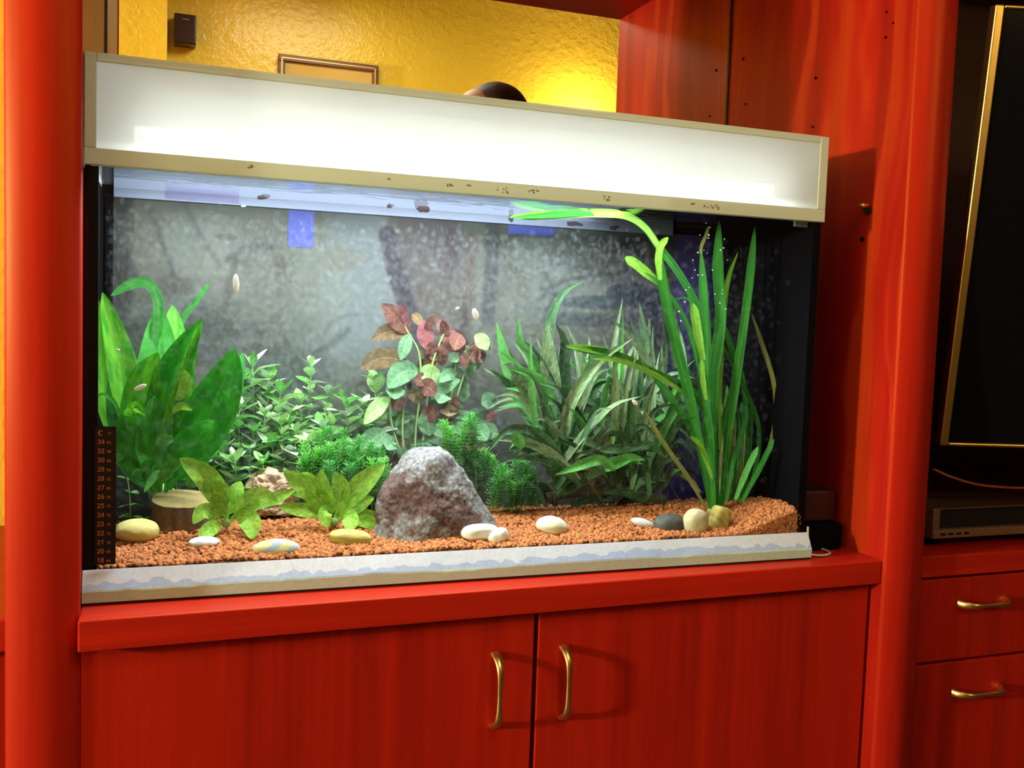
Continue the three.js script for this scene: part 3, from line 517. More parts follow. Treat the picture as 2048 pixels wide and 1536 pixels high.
{
  const label = 'low light green stem plant crowded in the thicket between sword plant and reddish plant', group = 'stem plants in the light green thicket';
  const tips = [[505, 735], [480, 775], [536, 762], [622, 735], [657, 790], [752, 768], [726, 812], [452, 842], [478, 822], [562, 850], [602, 808], [505, 868], [545, 895], [592, 868], [432, 888], [470, 925], [525, 930], [580, 915], [405, 935], [642, 855], [692, 815], [560, 790], [445, 905], [500, 905], [620, 890], [530, 830], [665, 850], [580, 830], [415, 905]];
  for (const [x, y] of tips) {
    const z = clamp(-0.262 + (y - 730) / 210 * 0.085 + rr(-0.012, 0.012), -0.262, -0.165), tip = at(x, y, z), root = V(tip.x + rr(-0.012, 0.012), 0, z + rr(-0.01, 0.01)); root.y = gravelH(root.x, root.z) - 0.003;
    stemPlant(root, tip, rr(0.034, 0.046), y < 800 ? 'tall light green stem plant whose tip rises above the thicket' : label, y < 800 ? 'tallest stem plants of the light green thicket' : group, (f) => rnd() < 0.08 + 0.10 * f ? stemSilverM : rnd() < 0.35 + 0.3 * f ? stemPaleM : stemGreenM);
  }
  for (const [x, y] of [[252, 935], [300, 950], [352, 965]]) {
    const tip = at(x, y, -0.175), root = V(tip.x + 0.006, 0, -0.18); root.y = gravelH(root.x, root.z) - 0.003;
    stemPlant(root, tip, 0.022, 'short round-leaved green stem plant at the foot of the sword plant', 'short stem plants below the sword plant', () => rnd() < 0.3 ? stemPaleM : stemGreenM, { step: 0.016 });
  }
}
// --- reddish plant
{
  const t = thing('stem_plant', 'bushy plant with brown and pink upper leaves and mint green lower leaves', 'aquarium plant', at(835, 950, -0.22));
  const st = (pts) => obj('stem', tube(pts.map(([x, y]) => at(x, y, -0.22)), 0.0016, 30, 7), stalkM, t);
  st([[828, 960], [832, 860], [842, 760], [836, 700], [816, 665], [806, 640]]); st([[838, 960], [850, 850], [862, 740], [882, 680], [892, 660]]); st([[815, 960], [805, 860], [812, 760], [815, 720]]); st([[850, 960], [895, 850], [925, 760], [945, 700]]);
  const L = (a, b, w, m, k = 0) => { const mx = (a[0] + b[0]) / 2, my = (a[1] + b[1]) / 2; pxLeaf(t, [a, [mx, my - 5 + k], b], -0.22, -0.215 + rr(-0.03, 0.025), w, 'oval', m, { fold: 0.18, wave: 0.06, twist: rr(-0.3, 0.3), ph: rr(0, 6), nu: 6, label: m === pinkM ? 'pink leaf' : undefined }); };
  L([818, 668], [764, 608], 40, russetM); L([814, 656], [803, 604], 16, pinkM); L([816, 668], [744, 680], 34, oliveM, -6); L([812, 722], [720, 736], 42, oliveM, -8); L([846, 640], [854, 700], 34, pinkM);
  L([842, 652], [824, 628], 20, oliveM); L([850, 660], [876, 632], 16, russetM); L([882, 664], [935, 700], 32, russetM, -4); L([892, 676], [884, 640], 20, russetM); L([880, 690], [905, 720], 40, russetM); L([862, 720], [900, 690], 34, russetM);
  L([840, 700], [868, 720], 34, oliveM); L([836, 722], [850, 745], 30, oliveM);
  L([820, 668], [801, 720], 27, mintM); L([836, 742], [776, 776], 46, mintM, -10); L([838, 745], [876, 770], 42, stemPaleM, -4); L([884, 734], [934, 768], 30, mintM); L([862, 772], [894, 806], 44, mintM); L([904, 690], [966, 726], 22, stemPaleM); L([932, 715], [958, 738], 30, mintM);
  L([778, 796], [728, 848], 32, stemPaleM); L([770, 862], [722, 905], 44, mintM); L([848, 822], [860, 872], 40, mintM); L([800, 828], [820, 875], 50, mintM); L([896, 796], [912, 838], 44, mintM); L([950, 670], [975, 700], 30, stemPaleM); L([870, 790], [920, 760], 30, mintM);
  L([820, 840], [775, 835], 36, mintM); L([840, 880], [800, 920], 40, mintM); L([860, 860], [905, 890], 44, mintM); L([930, 830], [985, 850], 40, mintM); L([945, 860], [975, 880], 40, mintM); L([850, 800], [815, 790], 34, oliveM); L([855, 900], [880, 930], 44, mintM); L([810, 880], [770, 940], 46, oliveM); L([850, 840], [878, 820], 36, russetM);
  for (let i = 0; i < 44; i++) { const x = rr(775, 985), y = rr(740, 930); L([x, y], [x + rr(-45, 45), y + rr(-10, 42)], rr(26, 42), rnd() < 0.78 ? mintM : rnd() < 0.5 ? oliveM : russetM); }
  for (let i = 0; i < 22; i++) { const x = rr(840, 965), y = rr(655, 745) + Math.max(0, x - 900) * 0.3; L([x, y], [x + rr(-34, 34), y + rr(-24, 34)], rr(20, 36), rnd() < 0.45 ? russetM : rnd() < 0.4 ? oliveM : mintM); }
  st([[845, 960], [880, 860], [905, 780], [912, 720]]); st([[835, 960], [800, 900], [782, 840], [780, 790]]);
}
// --- feathery plants
function featherGeo(h, r, k) {
  const list = [], pos = [];
  const needle = (p, d, l, w) => { const s = d.clone().cross(V(0, 1, 0)).normalize().multiplyScalar(w), e = p.clone().addScaledVector(d, l), m = p.clone().addScaledVector(d, l * 0.55); pos.push(...p.toArray(), ...m.clone().add(s).toArray(), ...e.toArray(), ...p.toArray(), ...e.toArray(), ...m.clone().sub(s).toArray()); };
  const n = Math.round(h / 0.0042);
  for (let i = 1; i <= n; i++) {
    const f = i / n, p = V(0.004 * Math.sin(f * 3 + k), f * h, 0.004 * Math.cos(f * 2 + k)), m = 8;
    for (let j = 0; j < m; j++) {
      const th = j / m * 6.283 + i * 0.7 + rr(-0.2, 0.2), up = mix(0.05, 0.9, f * f), d = V(Math.cos(th), up, Math.sin(th)).normalize(), l = r * rr(0.75, 1.1) * (f > 0.85 ? 0.75 : 1);
      needle(p, d, l, 0.0011);
      for (const q of [0.45, 0.75]) for (const s of [-1, 1]) needle(p.clone().addScaledVector(d, l * q), d.clone().applyAxisAngle(V(0, 1, 0), s * 0.7).add(V(0, 0.15, 0)).normalize(), l * 0.42, 0.0009);
    }
  }
  const g = new THREE.BufferGeometry().setAttribute('position', new THREE.Float32BufferAttribute(pos, 3)); g.computeVertexNormals(); return g;
}
const FEATHER = [featherGeo(0.05, 0.014, 1), featherGeo(0.06, 0.016, 4), featherGeo(0.045, 0.013, 7)];
function feather(px, py, z, h, label, group, m, lean = 0) {
  const tip = at(px, py, z), g0 = gravelH(tip.x, z), root = V(tip.x + lean, Math.max(g0 - 0.002, tip.y - h), z), t = thing('feathery_plant', label, 'aquarium plant', root, group), v = rnd() * 3 | 0;
  const d = tip.clone().sub(root), l = d.length(), q = new THREE.Quaternion().setFromUnitVectors(V(0, 1, 0), d.clone().normalize());
  const f = new THREE.Mesh(FEATHER[v], m); f.name = 'foliage'; f.castShadow = f.receiveShadow = true; f.quaternion.copy(q).multiply(new THREE.Quaternion().setFromAxisAngle(V(0, 1, 0), rr(0, 6))); f.scale.set(1, l / [0.05, 0.06, 0.045][v], 1); t.add(f);
  obj('stem', tube([root, root.clone().lerp(tip, 0.5).add(V(0.001, 0, 0)), tip], 0.0008, 8, 5), stalkM, t);
  if (root.y > g0) obj('lower_stem', tube([V(root.x, g0 - 0.002, z), V(root.x + 0.001, (g0 + root.y) / 2, z), root], 0.0008, 6, 5), stalkM, t);
}
{
  const la = 'fine feathery light green plant in the clump behind the small brown rock', ga = 'feathery plants behind the brown rock';
  for (const [x, y] of [[612, 892], [635, 872], [660, 862], [690, 868], [716, 880], [740, 892], [628, 905], [655, 892], [682, 890], [708, 902], [735, 908], [755, 905], [605, 915], [645, 915], [672, 912], [698, 918], [725, 922], [620, 930], [660, 930], [700, 935], [740, 928], [760, 925]]) feather(x, y, -0.135 - (930 - y) * 0.0006 + rr(-0.008, 0.008), 0.05, la, ga, rnd() < 0.6 ? featherM : featherDeepM, rr(-0.01, 0.01));
  const lb = 'fine feathery bright green plant rising behind the big lava rock', gb = 'feathery plants behind the lava rock';
  for (const [x, y, l] of [[890, 850, 0.0], [905, 862, 0], [925, 872, 0], [945, 880, 0], [915, 890, 0], [950, 905, 0], [975, 905, 0], [940, 918, 0], [965, 922, 0.0], [990, 920, 0], [930, 850, 0], [950, 835, 0]]) feather(x, y, -0.15 + rr(-0.01, 0.01), 0.05, lb, gb, rnd() < 0.7 ? featherM : featherDeepM, rr(-0.012, 0.012) + l);
  const lc = 'low feathery deep green sprig on the gravel beside the lava rock', gc = 'low feathery sprigs beside the lava rock';
  for (const [x, y] of [[1005, 935], [1030, 928], [1055, 930], [1020, 950], [1046, 955], [1062, 955], [1000, 960], [1030, 970]]) feather(x, y, -0.12 + rr(-0.008, 0.008), 0.045, lc, gc, rnd() < 0.35 ? featherM : featherDeepM, rr(-0.012, 0.012));
}
// --- java fern
{
  const t = thing('java_fern', 'large dark fern clump with long pointed speckled leaves', 'aquarium plant', at(1180, 985, -0.15));
  const L = (pts, z0, z1, w, m, o = {}) => pxLeaf(t, pts, z0, z1, w, 'lance', m, { wave: 0.10, fold: 0.3, ph: rr(0, 6), nv: 22, nu: 4, ...o });
  L([[1085, 820], [1090, 720], [1108, 620], [1132, 582], [1170, 561]], -0.19, -0.20, 22, fernM); L([[1125, 850], [1085, 750], [1045, 695], [1035, 632]], -0.14, -0.12, 26, fernBrightM); L([[1078, 900], [1062, 770], [1061, 670]], -0.12, -0.11, 15, fernBrightM);
  L([[1112, 830], [1098, 730], [1094, 645]], -0.13, -0.12, 40, fernPaleM); L([[1120, 860], [1128, 740], [1128, 680], [1112, 648]], -0.14, -0.11, 30, fernM); L([[1070, 860], [1012, 720], [993, 645]], -0.17, -0.17, 32, fernBrightM); L([[1050, 830], [1030, 740], [1010, 690]], -0.17, -0.17, 26, fernM);
  L([[1126, 900], [1140, 810], [1200, 722], [1266, 676]], -0.12, -0.07, 24, fernPaleM, { fold: 0.5 }); L([[1340, 830], [1282, 700], [1224, 638]], -0.18, -0.16, 20, fernPaleM); L([[1060, 800], [1025, 735], [1006, 730]], -0.13, -0.11, 26, fernPaleM); L([[1110, 840], [1080, 760], [1014, 734]], -0.12, -0.1, 22, fernBrightM);
  L([[1110, 830], [1060, 800], [980, 740]], -0.15, -0.15, 26, fernM); L([[1120, 850], [1030, 770], [965, 735]], -0.18, -0.18, 22, fernPaleM);
  L([[1135, 930], [1080, 870], [1020, 858], [975, 905]], -0.09, -0.07, 20, fernM); L([[1160, 960], [1090, 900], [1030, 880], [985, 880]], -0.09, -0.08, 22, fernPaleM); L([[1130, 880], [1090, 838], [1065, 840]], -0.10, -0.08, 12, fernPaleM); L([[1160, 970], [1100, 925], [1040, 915], [990, 930]], -0.09, -0.08, 16, fernM);
  L([[1230, 940], [1200, 920], [1150, 935], [1110, 950]], -0.07, -0.06, 22, fernBrightM); L([[1260, 900], [1300, 890], [1330, 915]], -0.08, -0.07, 18, fernM); L([[1200, 900], [1260, 895], [1300, 890]], -0.08, -0.07, 20, fernM); L([[1210, 940], [1260, 915], [1290, 920]], -0.08, -0.07, 22, fernBrightM);
  pxLeaf(t, [[1026, 865], [1036, 880], [1048, 895]], -0.08, -0.08, 24, 'oval', fernBrightM);
  for (let i = 0; i < 195; i++) {
    const a = rr(-1.35, 1.25), rx = 1180 + rr(-70, 130), ry = 960 + rr(-80, 30), len = rr(150, 300) * (1 - 0.28 * Math.abs(a)), ex = clamp(rx + Math.sin(a) * len, 965, 1392), ey = Math.max(ry - Math.cos(a) * len * 1.08, 585 + Math.abs(ex - 1260) * 0.30), sag = Math.abs(a) * rr(10, 60);
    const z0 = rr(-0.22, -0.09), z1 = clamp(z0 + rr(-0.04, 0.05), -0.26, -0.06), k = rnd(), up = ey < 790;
    L([[rx, ry], [mix(rx, ex, 0.3), mix(ry, ey, 0.42)], [mix(rx, ex, 0.68), mix(ry, ey, 0.8)], [ex, ey + sag]], z0, z1, rr(12, 24), k < (up ? 0.5 : 0.08) ? fernPaleM : k < (up ? 0.68 : 0.22) ? fernBrightM : fernM, { twist: rr(-0.9, 0.9) });  // pale leaves high, dark ones low: canopy shade painted into the leaf colours
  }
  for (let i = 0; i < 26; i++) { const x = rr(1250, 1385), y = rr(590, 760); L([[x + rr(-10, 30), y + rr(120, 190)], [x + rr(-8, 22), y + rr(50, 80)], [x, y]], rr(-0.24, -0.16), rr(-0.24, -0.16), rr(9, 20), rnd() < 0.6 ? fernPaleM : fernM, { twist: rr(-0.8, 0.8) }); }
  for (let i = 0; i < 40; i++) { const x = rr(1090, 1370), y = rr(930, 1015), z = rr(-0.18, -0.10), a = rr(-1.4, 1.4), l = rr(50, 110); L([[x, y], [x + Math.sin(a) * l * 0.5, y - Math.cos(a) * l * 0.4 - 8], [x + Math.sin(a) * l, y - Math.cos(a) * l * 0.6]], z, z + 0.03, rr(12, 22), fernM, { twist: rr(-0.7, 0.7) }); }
  const roots = []; for (let i = 0; i < 34; i++) { const x = rr(1090, 1350), z = rr(-0.16, -0.09), p = at(x, 930 + rr(-20, 20), z); roots.push(tube([p, p.clone().add(V(rr(-0.02, 0.02), -0.03, rr(-0.01, 0.01))), V(p.x + rr(-0.03, 0.03), gravelH(p.x, z) - 0.002, z)], 0.0007, 10, 4)); }
  obj('roots', merge(roots), std({ color: lin(0.05, 0.04, 0.02), roughness: 0.9 }), t);
  obj('rhizome', tube([at(1090, 995, -0.13), at(1160, 985, -0.13), at(1240, 985, -0.13), at(1330, 1000, -0.13)], 0.007, 24, 8), std({ color: lin(0.04, 0.05, 0.02), roughness: 0.9 }), t);
}
// --- tape grass
{
  const t = thing('tape_grass', 'tall grass-like plant with long ribbon leaves reaching the water surface', 'aquarium plant', at(1432, 1035, -0.085));
  const L = (pts, z0, z1, w, m = valM, o = {}) => pxLeaf(t, pts, z0, z1, w, 'strap', m, { fold: 0.18, nv: 44, nu: 3, ...o });
  L([[1424, 1025], [1402, 900], [1372, 765], [1338, 630], [1320, 530], [1318, 500], [1336, 476]], -0.085, -0.05, 21, valM); L([[1320, 560], [1317, 515], [1322, 492], [1336, 474]], -0.049, -0.048, 14, valBrightM);
  L([[1432, 1025], [1424, 860], [1428, 740], [1441, 640], [1436, 540], [1438, 440]], -0.085, -0.09, 22); L([[1428, 1025], [1415, 860], [1414, 700], [1408, 600], [1402, 500]], -0.09, -0.10, 18); L([[1404, 520], [1402, 496], [1412, 470], [1417, 452]], -0.10, -0.10, 7, valOldM);
  L([[1442, 1025], [1456, 880], [1478, 720], [1498, 570], [1510, 452]], -0.085, -0.08, 17); L([[1440, 900], [1440, 760], [1447, 640], [1456, 560], [1476, 504]], -0.09, -0.09, 10, valBrightM);
  L([[1428, 1010], [1422, 800], [1408, 650], [1360, 550], [1318, 494], [1290, 455], [1254, 432], [1180, 424], [1100, 430], [1018, 436]], -0.09, -0.20, 15, valM); L([[1318, 494], [1290, 455], [1254, 432], [1180, 426], [1100, 430], [1018, 434]], -0.125, -0.21, 17, valBrightM);
  L([[1424, 1010], [1412, 860], [1400, 720], [1386, 640], [1380, 600], [1366, 595], [1346, 600]], -0.08, -0.09, 9); L([[1406, 720], [1396, 670], [1386, 606]], -0.078, -0.078, 18, valBrightM, { fold: 0.4 });
  L([[1426, 1020], [1418, 880], [1408, 790], [1403, 716]], -0.075, -0.07, 20, valM); L([[1412, 800], [1406, 760], [1403, 718]], -0.070, -0.069, 11, valBrightM);
  L([[1428, 1000], [1400, 890], [1345, 800], [1300, 745]], -0.08, -0.10, 15); L([[1424, 930], [1400, 800], [1300, 742], [1235, 712], [1132, 694]], -0.09, -0.08, 17, valM); L([[1385, 785], [1300, 744], [1240, 712], [1170, 696], [1130, 692]], -0.088, -0.078, 15, valBrightM); L([[1390, 800], [1310, 750], [1235, 720], [1180, 716]], -0.085, -0.078, 11, valBrightM);
  L([[1425, 900], [1400, 740], [1370, 640], [1312, 560], [1290, 545]], -0.10, -0.11, 10); L([[1318, 566], [1296, 548], [1274, 530], [1250, 514]], -0.11, -0.11, 19, valBrightM);
  L([[1414, 1020], [1376, 955], [1330, 890], [1288, 820]], -0.05, -0.05, 9, valOldM); L([[1470, 1000], [1494, 940], [1516, 893]], -0.06, -0.05, 12, fernBrightM); L([[1482, 1005], [1520, 935], [1548, 878]], -0.07, -0.06, 11);
  L([[1478, 1010], [1535, 905], [1552, 830], [1546, 760], [1528, 700], [1503, 625]], -0.09, -0.09, 9, valOldM); L([[1420, 640], [1450, 700], [1500, 800], [1518, 860], [1512, 930], [1490, 1005]], -0.10, -0.10, 9);
  L([[1436, 1020], [1434, 900], [1470, 740], [1440, 640], [1420, 620]], -0.095, -0.10, 13); L([[1450, 1020], [1465, 930], [1490, 840], [1486, 740]], -0.11, -0.11, 11); L([[1400, 985], [1380, 960], [1360, 950]], -0.06, -0.055, 10, valOldM); L([[1425, 960], [1400, 890], [1380, 872]], -0.07, -0.06, 10, valBrightM);
  for (let i = 0; i < 14; i++) { const x = rr(1440, 1505), y = rr(760, 900); L([[mix(1435, x, 0.7), 1025], [mix(1435, x, 0.9), mix(1020, y, 0.5)], [x, y]], -0.11, -0.13, rr(7, 12), i % 3 ? valM : valOldM); }
  obj('crown_base', new THREE.SphereGeometry(0.012, 14, 10).scale(1.3, 0.9, 1).translate(t.position.x, gravelH(t.position.x, -0.085), -0.085), stalkM, t);
}
// --- two little rosettes in front
{
  const R = (px, py, z, label, list) => { const t = thing('rosette_plant', label, 'aquarium plant', at(px, py, z)); for (const [pts, w, dz, o] of list) pxLeaf(t, pts, z, z + (dz ?? 0.015), w, 'broad', echinM, { wave: 0.08, fold: 0.2, nu: 6, nv: 20, ph: rr(0, 6), ...o }); obj('crown_base', new THREE.SphereGeometry(0.006, 12, 8).translate(t.position.x, t.position.y - 0.003, z), stalkM, t); };
  R(452, 1042, -0.085, 'young yellow-green rosette plant in front of the sawn log slice', [
    [[[452, 1042], [440, 1000], [412, 955], [360, 916]], 52], [[[456, 1042], [452, 1005], [438, 970], [432, 955]], 40], [[[458, 1042], [490, 1010], [520, 992], [556, 1004]], 42, 0.02], [[[470, 1035], [520, 1005], [556, 995], [592, 978]], 28, 0.0], [[[448, 1044], [425, 1024], [404, 1024], [386, 1048]], 34, 0.02], [[[452, 1046], [430, 1052], [412, 1066], [402, 1090]], 32, 0.03], [[[462, 1042], [490, 1034], [502, 1050], [502, 1078]], 46, 0.03], [[[452, 1040], [465, 1000], [476, 975], [482, 962]], 40, -0.01], [[[450, 1042], [440, 1010], [430, 1000], [424, 990]], 30, 0.01]]);
  R(668, 1040, -0.085, 'yellow-green rosette plant with upright leaves leaning on the lava rock', [
    [[[664, 1040], [640, 1000], [605, 968], [566, 942]], 46], [[[662, 1040], [652, 1000], [645, 970], [642, 938]], 34, 0.01], [[[672, 1040], [700, 995], [730, 962], [770, 928]], 46, 0.005], [[[668, 1040], [678, 1000], [680, 970], [668, 944]], 42, 0.0], [[[672, 1036], [690, 1030], [700, 1042], [694, 1062]], 40, 0.03], [[[674, 1042], [720, 1030], [750, 1034], [786, 1040]], 26, 0.01], [[[676, 1044], [722, 1040], [752, 1052], [778, 1080]], 28, 0.02], [[[660, 1042], [620, 1022], [590, 1018], [556, 1012]], 30, 0.0], [[[662, 1040], [625, 990], [600, 985], [584, 990]], 34, -0.01], [[[665, 1040], [655, 1022], [650, 1030], [655, 1056]], 30, 0.02], [[[670, 1040], [715, 1010], [735, 1000], [748, 996]], 34, 0.0], [[[660, 1040], [640, 985], [615, 955], [605, 945]], 40, -0.015]]);
}

// ------------------------------------------------------------------ rocks, log slice, pebbles
// a rock: rays from its middle stop at the first of some planes, softened, then roughened
function rockGeo(planes, soft, rough, freq, seg = 72, paint) {
  const g = mergeVertices(new THREE.IcosahedronGeometry(1, seg)), p = g.attributes.position, col = [];
  for (let i = 0; i < p.count; i++) {
    const u = V(p.getX(i), p.getY(i), p.getZ(i)).normalize();
    let s = 0; for (const [n, d] of planes) { const c = n.dot(u); if (c > 0.01) s += Math.pow(c / d, soft); }
    const r = Math.pow(s, -1 / soft), q = u.clone().multiplyScalar(r), k = rough * ((fbm(q.x * freq, q.y * freq, q.z * freq, 4) - 0.5) * 2 - 0.9 * Math.pow(noise(q.x * freq * 2.3 + 9, q.y * freq * 2.3, q.z * freq * 2.3), 4));
    q.addScaledVector(u, k); p.setXYZ(i, q.x, q.y, q.z);
    if (paint) col.push(...paint(q, k / rough));
  }
  g.deleteAttribute('uv'); g.deleteAttribute('normal'); if (paint) g.setAttribute('color', new THREE.Float32BufferAttribute(col, 3)); g.computeVertexNormals();
  return g;
}
const N = (x, y, z) => V(x, y, z).normalize();
{
  const c = at(868, 1000, -0.085), k = mpp(c);
  const pl = [[N(-1, 0.25, 0.2), 116 * k], [N(-0.75, 0.75, 0.1), 91 * k], [N(-0.05, 1, 0.1), 100 * k], [N(0.85, 0.6, 0.0), 78 * k], [N(0.95, 0.22, 0.3), 118 * k], [N(0, -1, 0), 90 * k], [N(0.2, 0.32, 1), 66 * k], [N(-0.4, 0.3, 1), 70 * k], [N(0.1, -0.1, 1), 76 * k], [N(0, 0.2, -1), 60 * k], [N(1, 0, -0.5), 120 * k], [N(-1, 0, -0.6), 100 * k]];
  const paint = (q, d) => { const a = fbm(q.x * 60 + 3, q.y * 60, q.z * 60, 4), band = Math.exp(-Math.pow((q.y + 0.004 + 0.35 * q.x) / 0.026, 2)) * (1 - smooth(0.03, 0.055, q.x + 0.4 * q.y)), m = smooth(0.42, 0.60, a * 0.72 + band * 0.40), w = noise(q.x * 380, q.y * 380, q.z * 380); return [mix(0.19, 0.10, m) * (0.35 + 1.3 * w), mix(0.187, 0.056, m) * (0.35 + 1.3 * w), mix(0.195, 0.050, m) * (0.35 + 1.3 * w)]; };
  const g = rockGeo(pl, 22, 0.0066, 34, 130, paint); g.translate(c.x, c.y, c.z);
  const r = obj('lava_rock', g, std({ vertexColors: true, roughness: 0.92 })); tag(r, 'big rough grey and maroon lava rock in the middle of the gravel', 'rock');
  const c2 = at(546, 985, -0.16), k2 = mpp(c2);
  const g2 = rockGeo([[N(-1, 0.2, 0.2), 46 * k2], [N(-0.4, 1, 0), 46 * k2], [N(0.5, 1, 0.1), 40 * k2], [N(1, 0.4, 0.2), 42 * k2], [N(0, -1, 0), 40 * k2], [N(0, 0.2, 1), 36 * k2], [N(0, 0.1, -1), 30 * k2], [N(0.9, -0.3, 0), 50 * k2]], 9, 0.009, 90, 48, (q) => { const a = fbm(q.x * 130, q.y * 130, q.z * 130, 3); return [mix(0.24, 0.58, a), mix(0.13, 0.44, a), mix(0.07, 0.32, a)]; });
  g2.translate(c2.x, c2.y, c2.z); tag(obj('brown_rock', g2, std({ vertexColors: true, roughness: 0.9 })), 'small pitted brown rock between the two rosette plants', 'rock');
}
{
  // log slice: bark side, sawn top with rings
  const c = at(366, 1030, -0.125), k = mpp(c), R = 60 * k, H = 66 * k, side = [], idx = [], n = 56, m = 10, t = thing('log_slice', 'sawn slice of a branch with pale ringed top and brown bark', 'wood', V(c.x, c.y - H / 2, c.z));
  const rad = (a) => R * (0.93 + 0.12 * noise(Math.cos(a) * 1.4 + 5, Math.sin(a) * 1.4 + 5) + 0.05 * (noise(a * 5, 2) - 0.5));
  const y1 = (x, z) => c.y + H * 0.5 + 0.10 * (x - c.x) * -0.4 + 0.22 * (c.z - z);
  for (let j = 0; j <= m; j++) for (let i = 0; i <= n; i++) { const a = (i % n) / n * 6.2832, q = j / m, r = rad(a) * (1 + 0.05 * (noise(a * 12, q * 3, 4) - 0.5) - (j === m ? 0.012 : 0)), x = c.x + r * Math.cos(a), z = c.z + r * 0.8 * Math.sin(a); side.push(x, mix(c.y - H * 0.62, y1(x, z), q), z); }
  for (let j = 0; j < m; j++) for (let i = 0; i < n; i++) { const a = j * (n + 1) + i, b = a + n + 1; idx.push(a, b, a + 1, b, b + 1, a + 1); }
  const g = new THREE.BufferGeometry().setAttribute('position', new THREE.Float32BufferAttribute(side, 3)); g.setIndex(idx);
  const uvs = []; for (let j = 0; j <= m; j++) for (let i = 0; i <= n; i++) uvs.push(i / n, j / m); g.setAttribute('uv', new THREE.Float32BufferAttribute(uvs, 2)); g.computeVertexNormals();
  const barkT = texture(256, 64, (u, v) => { const q = fbm(u * 40, v * 3, 6, 3), e = noise(u * 90, v * 12, 2); return [enc(mix(0.035, 0.20, q) * (0.7 + 0.6 * e)), enc(mix(0.022, 0.10, q) * (0.7 + 0.6 * e)), enc(mix(0.012, 0.04, q) * (0.7 + 0.6 * e))]; }, true);
  obj('bark', g, std({ map: barkT, bumpMap: barkT, bumpScale: 0.002, roughness: 0.9 }), t);
  const tp = [], tu = [], ti = [], rings = 8; tp.push(c.x, y1(c.x, c.z), c.z); tu.push(0.5, 0.5);
  for (let j = 1; j <= rings; j++) for (let i = 0; i < n; i++) { const a = i / n * 6.2832, r = rad(a) * 0.985 * j / rings, x = c.x + r * Math.cos(a), z = c.z + r * 0.8 * Math.sin(a); tp.push(x, y1(x, z), z); tu.push(0.5 + 0.5 * j / rings * Math.cos(a), 0.5 + 0.5 * j / rings * Math.sin(a)); }
  for (let i = 0; i < n; i++) { ti.push(0, 1 + (i + 1) % n, 1 + i); for (let j = 1; j < rings; j++) { const a = 1 + (j - 1) * n, b = a + n, i2 = (i + 1) % n; ti.push(a + i, a + i2, b + i, a + i2, b + i2, b + i); } }
  const tg = new THREE.BufferGeometry().setAttribute('position', new THREE.Float32BufferAttribute(tp, 3)).setAttribute('uv', new THREE.Float32BufferAttribute(tu, 2)); tg.setIndex(ti); tg.computeVertexNormals();
  obj('sawn_face', tg, std({ map: texture(256, 256, (u, v) => { const x = u - 0.45, y = v - 0.5, r = Math.hypot(x, y) + 0.05 * fbm(u * 5, v * 5, 1), q = 0.5 + 0.5 * Math.sin(r * 120), e = fbm(u * 12, v * 12, 4); const s = (0.8 + 0.2 * q) * (0.65 + 0.6 * e); return [enc(0.36 * s), enc(0.27 * s), enc(0.10 * s)]; }, true), roughness: 0.85 }), t);
}
// a smooth pebble: squashed ball with a little unevenness, coloured by a function of its own coordinates
function pebble(name, label, px, py, z, w, h, d, paint, { tilt = 0, turn = 0, bumps = 0.10, power = 2, sink = 0 } = {}) {
  const c = at(px, py, z), k = mpp(c), g = mergeVertices(new THREE.IcosahedronGeometry(1, 24)), p = g.attributes.position, col = [];
  for (let i = 0; i < p.count; i++) {
    const u = V(p.getX(i), p.getY(i), p.getZ(i)).normalize(), pw = Math.pow(Math.pow(Math.abs(u.x), power) + Math.pow(Math.abs(u.y), power) + Math.pow(Math.abs(u.z), power), -1 / power), r = pw * (1 - bumps / 2 + bumps * fbm(u.x * 1.6 + px, u.y * 1.6, u.z * 1.6 + py, 2));
    p.setXYZ(i, u.x * r * w * k / 2, u.y * r * h * k / 2, u.z * r * d * k / 2); col.push(...paint(u));
  }
  g.deleteAttribute('uv'); g.deleteAttribute('normal'); g.setAttribute('color', new THREE.Float32BufferAttribute(col, 3)); g.computeVertexNormals();
  g.rotateY(turn).rotateZ(tilt);
  const m = obj(name, g, std({ vertexColors: true, roughness: 0.7 })); m.position.copy(c); m.position.y -= sink; return tag(m, label, 'pebble');
}
const spot = (a, b, f, th = 0.5, sf = 0.2) => (u) => { const k = smooth(th - sf, th + sf, fbm(u.x * f + 4, u.y * f + 2, u.z * f, 4)), n = 0.88 + 0.24 * noise(u.x * 26, u.y * 26, u.z * 26); return [0, 1, 2].map((i) => mix(a[i], b[i], k) * n); };
pebble('pebble', 'smooth yellow pebble beside the log slice', 274, 1062, -0.080, 86, 50, 60, spot([0.52, 0.44, 0.12], [0.60, 0.54, 0.20], 2));
pebble('pebble', 'small white and blue pebble under the drooping rosette leaf', 408, 1086, -0.055, 62, 26, 34, spot([0.50, 0.56, 0.58], [0.74, 0.76, 0.72], 3));
pebble('pebble', 'oval pebble striped in yellow and blue-grey against the front glass', 550, 1101, -0.0295, 98, 46, 40, (u) => { const s = u.x * 0.8 - u.y * 0.55 + 0.15 * noise(u.x * 4, u.y * 4, u.z * 4), k = smooth(0.42, 0.58, 0.5 + 0.5 * Math.sin(s * 8 + 0.6)), n = 0.85 + 0.3 * noise(u.x * 20, u.y * 20, u.z * 20); return [mix(0.30, 0.54, k) * n, mix(0.36, 0.49, k) * n, mix(0.38, 0.20, k) * n]; }, { tilt: 0.04 });
pebble('pebble', 'olive green wedge-shaped pebble below the second rosette plant', 700, 1077, -0.045, 86, 36, 44, spot([0.34, 0.27, 0.06], [0.46, 0.38, 0.10], 2), { tilt: -0.10, power: 2.6 });
